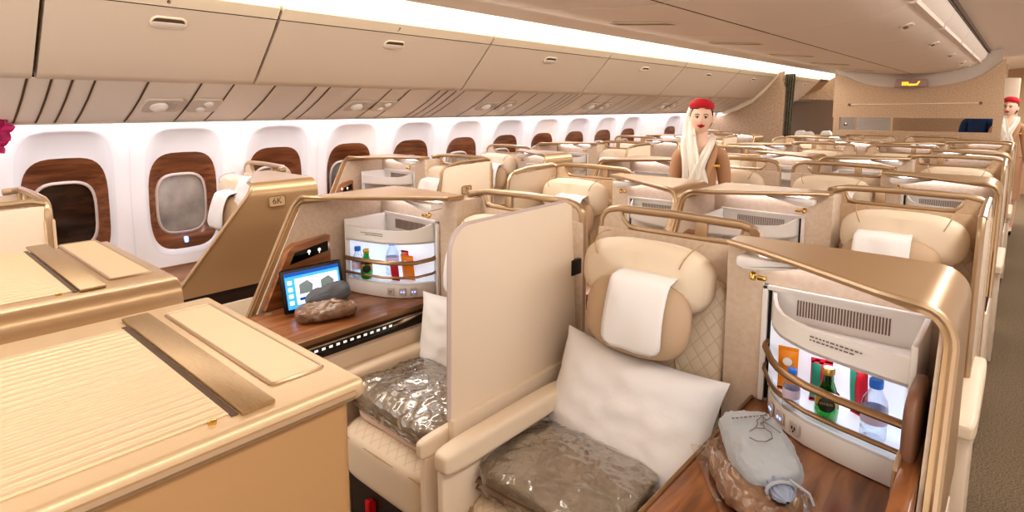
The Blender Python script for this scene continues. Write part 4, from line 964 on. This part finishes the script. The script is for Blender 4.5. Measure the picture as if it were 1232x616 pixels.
# ------------------------------------------------------------------ people
def person(loc, rz, sc, jacket, lab, female=True, head_turn=0., pose=None, bottom='jacket'):
    root = thing('person', loc, lab, 'person'); root.rotation_euler = (0, 0, rz); root.scale = (sc,)*3
    J = {'pel': ((0, 0, .95), (.155, .105)), 'waist': ((0, 0, 1.08), (.130, .092)), 'rib': ((0, -.005, 1.22), (.140, .105)), 'chest': ((0, 0, 1.33), (.138, .105)), 'neck0': ((0, .01, 1.435), (.075, .065)), 'neck1': ((0, .005, 1.50), (.047, .05)), 'skull': ((0, 0, 1.56), (.045, .05))}
    E = [('pel', 'waist'), ('waist', 'rib'), ('rib', 'chest'), ('chest', 'neck0'), ('neck0', 'neck1'), ('neck1', 'skull')]
    for s in (-1, 1):
        n = 'l' if s > 0 else 'r'
        J.update({n+'sh0': ((s*.08, .0, 1.400), (.060, .065)), n+'sh': ((s*.135, .005, 1.372), (.056, .058)), n+'arm': ((s*.158, .015, 1.26), (.047, .052)), n+'el': ((s*.178, .02, 1.10), (.042, .042)), n+'fore': ((s*.200, -.02, .98), (.036, .038)), n+'wr': ((s*.225, -.06, .86), (.026, .03)), n+'palm': ((s*.222, -.075, .80), (.020, .038)),
                  n+'hip': ((s*.085, 0, .88), (.095, .095)), n+'kn': ((s*.09, .0, .50), (.058, .06)), n+'calf': ((s*.092, .02, .34), (.052, .056)), n+'an': ((s*.092, .03, .09), (.036, .038)), n+'toe': ((s*.10, -.10, .035), (.036, .03))})
        E += [('chest', n+'sh0'), (n+'sh0', n+'sh'), (n+'sh', n+'arm'), (n+'arm', n+'el'), (n+'el', n+'fore'), (n+'fore', n+'wr'), (n+'wr', n+'palm'), ('pel', n+'hip'), (n+'hip', n+'kn'), (n+'kn', n+'calf'), (n+'calf', n+'an'), (n+'an', n+'toe')]
        for k, (dy, ln, r) in enumerate(((-.030, .070, .009), (-.010, .082, .0095), (.010, .076, .009), (.028, .060, .008))):
            a = n+f'f{k}'; J[a+'a'] = ((s*.222, -.075-dy*-1*.0+dy, .775), (r*1.1,)*2); J[a+'b'] = ((s*.220, -.08+dy, .775-ln*.5), (r,)*2); J[a+'c'] = ((s*.212, -.088+dy, .775-ln), (r*.85,)*2)
            E += [(n+'palm', a+'a'), (a+'a', a+'b'), (a+'b', a+'c')]
        J[n+'ta'] = ((s*.214, -.112, .80), (.011,)*2); J[n+'tb'] = ((s*.205, -.128, .765), (.009,)*2); E += [(n+'palm', n+'ta'), (n+'ta', n+'tb')]
    if pose: J.update(pose)
    keys = list(J); me = bpy.data.meshes.new('person_skin'); me.from_pydata([J[k][0] for k in keys], [(keys.index(a), keys.index(b)) for a, b in E], [])
    o = bpy.data.objects.new('tmp', me); COL.objects.link(o); md = o.modifiers.new('skin', 'SKIN'); md.branch_smoothing = .4
    for i, k in enumerate(keys):
        sv = me.skin_vertices[0].data[i]; sv.radius = J[k][1]; sv.use_root = (k == 'pel')
    o.modifiers.new('sub', 'SUBSURF').levels = 2
    bpy.context.view_layer.update(); nm = bpy.data.meshes.new_from_object(o.evaluated_get(bpy.context.evaluated_depsgraph_get()))
    bpy.data.objects.remove(o); bpy.data.meshes.remove(me)
    nm.materials.clear()
    for k in (jacket, 'skin', 'shoe', 'navy' if jacket == 'navy' else 'jacket'): nm.materials.append(M[k])
    for p in nm.polygons:
        c = p.center; p.use_smooth = True
        hand = c.z < .875 and abs(c.x) > .17 and c.z > .6
        neck = (c.z > 1.445 and abs(c.x) < .068) or c.z > 1.462 or (c.y < -.045 and c.z > 1.30 and abs(c.x) < (c.z-1.30)*.42)
        leg = c.z < .47 and jacket != 'navy'
        p.material_index = 1 if hand or neck or leg else 0
        if c.z < .075: p.material_index = 2
    body = bpy.data.objects.new('body', nm); COL.objects.link(body); body.parent = root
    if female:
        g = G(); g.grid(lambda u, v: ((.165+.03*v-.02*v*v)*math.cos(u*2*PI), (.118+.03*v)*math.sin(u*2*PI), 1.0-.52*v), 24, 8, closed_u=True); g.build('skirt', 'jacket', root)
    # head
    H = Matrix.Translation((0, -.012, 1.615)) @ Matrix.Rotation(head_turn, 4, 'Z') @ Matrix.Rotation(.03, 4, 'Y')
    def hd(d):
        x, y, z = d.x, d.y, d.z
        if z < 0: k = 1-.30*(-z)**1.6; x *= k; y = y*(1-.22*(-z)**2) if y > 0 else y*(1-.10*(-z)**2)
        if y < 0:
            y *= 1-.10*abs(z) if z > .3 else 1
            y -= .05*math.exp(-((z+.62)/.18)**2)*math.exp(-(x/.3)**2)             # chin
            y -= .17*math.exp(-((z+.16)/.15)**2)*math.exp(-(x/.13)**2)            # nose tip
            y -= .07*math.exp(-((z-.06)/.2)**2)*math.exp(-(x/.10)**2)             # bridge
            y += .075*math.exp(-((z-.08)/.11)**2)*math.exp(-((abs(x)-.36)/.17)**2)  # sockets
            y -= .03*math.exp(-((z+.40)/.10)**2)*math.exp(-(x/.22)**2)            # mouth
        return Vector((x, y, z))
    g = G(); g.ball((0, 0, 0), (.072, .090, .112), 48, 36, H, hd); head = g.build('head', 'skin', root, angle=80)
    for s in (-1, 1):
        g = G(); g.ball((s*.027, -.0745, .010), (.0125, .008, .0075), 14, 10, H); e = g.build('eye', 'eye_white', head)
        g = G(); g.ball((s*.027, -.0805, .010), (.0062, .0035, .0062), 12, 8, H); g.tube([H @ Vector(p) for p in ((s*.013, -.0805, .012), (s*.020, -.0835, .0175), (s*.030, -.082, .0180), (s*.041, -.075, .012))], .0022, 6); g.build('iris_and_lash', 'eye_dark', e)
        g = G(); g.tube([H @ Vector(p) for p in ((s*.012, -.0865, .026), (s*.024, -.0855, .032), (s*.036, -.080, .032), (s*.046, -.070, .026))], [.0022, .003, .0026, .0014], 6); g.build('eyebrow', 'brow', head)
        g = G(); g.ball((s*.072, .008, -.005), (.009, .018, .030), 12, 10, H); g.build('ear', 'skin', head)
    g = G(); g.tube([H @ Vector(p) for p in ((-.025, -.082, -.042), (-.013, -.0935, -.044), (-.005, -.097, -.041), (0, -.0965, -.0425), (.005, -.097, -.041), (.013, -.0935, -.044), (.025, -.082, -.042))], [.001, .004, .0052, .005, .0052, .004, .001], 8)
    g.tube([H @ Vector(p) for p in ((-.025, -.082, -.042), (-.012, -.0925, -.051), (0, -.0965, -.0545), (.012, -.0925, -.051), (.025, -.082, -.042))], [.001, .005, .0062, .005, .001], 8); g.build('lips', 'lips', head)
    def hairf(d):
        return Vector((d.x, d.y*1.02+.07, d.z))
    g = G(); bmx = []
    g.ball((0, .012, .012), (.078, .092, .108), 32, 24, H)
    keep = [i for i, fc in enumerate(g.f) if (lambda c: c.y > -.012 or c.z > .062)(sum((H.inverted() @ g.v[k] for k in fc), Vector())/4)]
    g.f = [g.f[i] for i in keep]; g.mi = [0]*len(g.f); g.build('hair', 'hair', head)
    if female:
        Ht = H @ Matrix.Translation((-.004, .0, .070)) @ Matrix.Scale(.90, 4) @ Matrix.Rotation(math.radians(-9), 4, 'X') @ Matrix.Rotation(math.radians(3), 4, 'Y')
        g = G(); g.lathe([(.070, -.006), (.086, -.004), (.094, .008), (.096, .022), (.091, .036), (.083, .041), (.078, .040), (.075, .046), (.068, .060), (.052, .070), (.028, .075), (.004, .076)], 36, Ht); h = g.build('hat', 'hat_red', root)
        g = G(); g.tube([Ht @ Vector((.0815*math.cos(a), .0815*math.sin(a), .041)) for a in [k*2*PI/32 for k in range(32)]], .004, 6, closed=True); g.build('hat_fold', 'hat_red', h)
        # scarf: veil from the hat down past the cheek, and the crossed folds at the neck
        g = G()
        def veil(u, v):
            k = [(-.070, .02, 1.70), (-.086, -.004, 1.62), (-.082, -.025, 1.53), (-.075, -.075, 1.44), (-.055, -.125, 1.34), (-.045, -.130, 1.20), (-.045, -.125, 1.08)]
            q = v*(len(k)-1); i = min(int(q), len(k)-2); w = q-i; c = Vector(k[i])*(1-w)+Vector(k[i+1])*w
            wd = .035+.055*min(1, v*1.8); p = (u-.5)
            return c+Vector((p*wd*1.25, (abs(p)*-.02 if v > .4 else p*-.07)+.007*math.sin(u*14+v*4), p*.012))
        g.grid(veil, 20, 30); a = g.build('veil', 'scarf', root); a.modifiers.new('s', 'SOLIDIFY').thickness = .004
        for s in (-1, 1):
            g = G()
            def fold(u, v, s=s):
                k = [(s*.045, .055, 1.50), (s*.070, .0, 1.485), (s*.064, -.060, 1.44), (s*.036, -.105, 1.375), (s*.004, -.128, 1.30), (-s*.02, -.130, 1.20), (-s*.02, -.126, 1.08)]
                q = v*(len(k)-1); i = min(int(q), len(k)-2); w = q-i; c = Vector(k[i])*(1-w)+Vector(k[i+1])*w
                p = u-.5; wd = .05+.05*v
                return c+Vector((p*wd*s, .010*math.cos(p*3)*-1+.006*math.sin(u*12+v*3)-(.004 if s > 0 else 0), p*.03*(1-v)))
            g.grid(fold, 16, 30); a = g.build('scarf', 'scarf', root); a.modifiers.new('s', 'SOLIDIFY').thickness = .004
            g = G()
            def lap(u, v, s=s):
                k = [(s*.085, -.02, 1.465), (s*.092, -.085, 1.40), (s*.075, -.118, 1.30), (s*.045, -.125, 1.18)]
                q = v*(len(k)-1); i = min(int(q), len(k)-2); w = q-i; c = Vector(k[i])*(1-w)+Vector(k[i+1])*w
                return c+Vector(((u-.5)*.055*math.sin(PI*(.15+.75*v))*s, -.004+.012*(u-.5)**2, (u-.5)*.01))
            g.grid(lap, 8, 14); a = g.build('lapel', 'jacket', root); a.modifiers.new('s', 'SOLIDIFY').thickness = .005
        g = G(); g.box(.078, .135, -.118, -.112, 1.292, 1.310, .002); g.build('name_badge', 'badge', root)
    return root
person((-.455, 3.86, 0), .36, .992, 'jacket', 'smiling cabin attendant in red hat and white scarf standing mid-cabin', head_turn=.05)
person((1.045, 9.95, 0), .0, 1.035, 'jacket', 'cabin attendant in red hat far away beside the partition at right', head_turn=-.35)
person((.72, 10.25, 0), 2.8, 1.08, 'navy', 'person in navy jacket with back turned, seen through the partition slot', female=False, pose={'skull': ((.02, -.10, 1.52), (.045, .05))})

# ------------------------------------------------------------------ light
w = bpy.data.worlds.new('world'); scene.world = w; w.use_nodes = True
w.node_tree.nodes['Background'].inputs[0].default_value = (1., .965, .92, 1); w.node_tree.nodes['Background'].inputs[1].default_value = 1.5
def area(name, loc, rot, sx, sy, e, col=(1, .955, .90)):
    l = bpy.data.lights.new(name, 'AREA'); l.shape = 'RECTANGLE'; l.size = sx; l.size_y = sy; l.energy = e; l.color = col
    o = bpy.data.objects.new(name, l); COL.objects.link(o); o.location = loc; o.rotation_euler = rot; return o
area('fill_light_right', (1.50, 5., 2.40), (0, math.radians(14), 0), .5, 12, 210)  # unseen fill lamp added above the right aisle for general brightness
area('fill_light_front', (.3, -.9, 2.2), (math.radians(-38), 0, 0), 2.6, .6, 60)  # fill lamp added behind the camera, no fixture there
area('fill_light_left', (-1.2, 4.6, 2.255), (0, 0, 0), .18, 9.5, 70)  # added fill under the left aisle ceiling, brightens the seats
area('fill_light_far', (0, 12.5, 2.3), (0, 0, 0), 3, 2.5, 110)  # added fill lamp, lifts the seats and panels beyond the divider
def bin_lamp(x, y, z):
    l = bpy.data.lights.new('minibar_lamp', 'POINT'); l.energy = .16; l.shadow_soft_size = .02; l.color = (.86, .93, 1); o = bpy.data.objects.new('minibar_lamp', l); COL.objects.link(o); o.location = (x, y, z)
bin_lamp(.012+.88, 1.9-.29, 1.05); bin_lamp(-.06-.88, 1.9-.29, 1.05)
scene.view_settings.view_transform = 'Standard'; scene.view_settings.exposure = .12; scene.view_settings.look = 'Medium High Contrast'
try:
    scene.cycles.use_denoising = True; scene.cycles.max_bounces = 8; scene.cycles.diffuse_bounces = 4; scene.cycles.transparent_max_bounces = 12
except Exception: pass
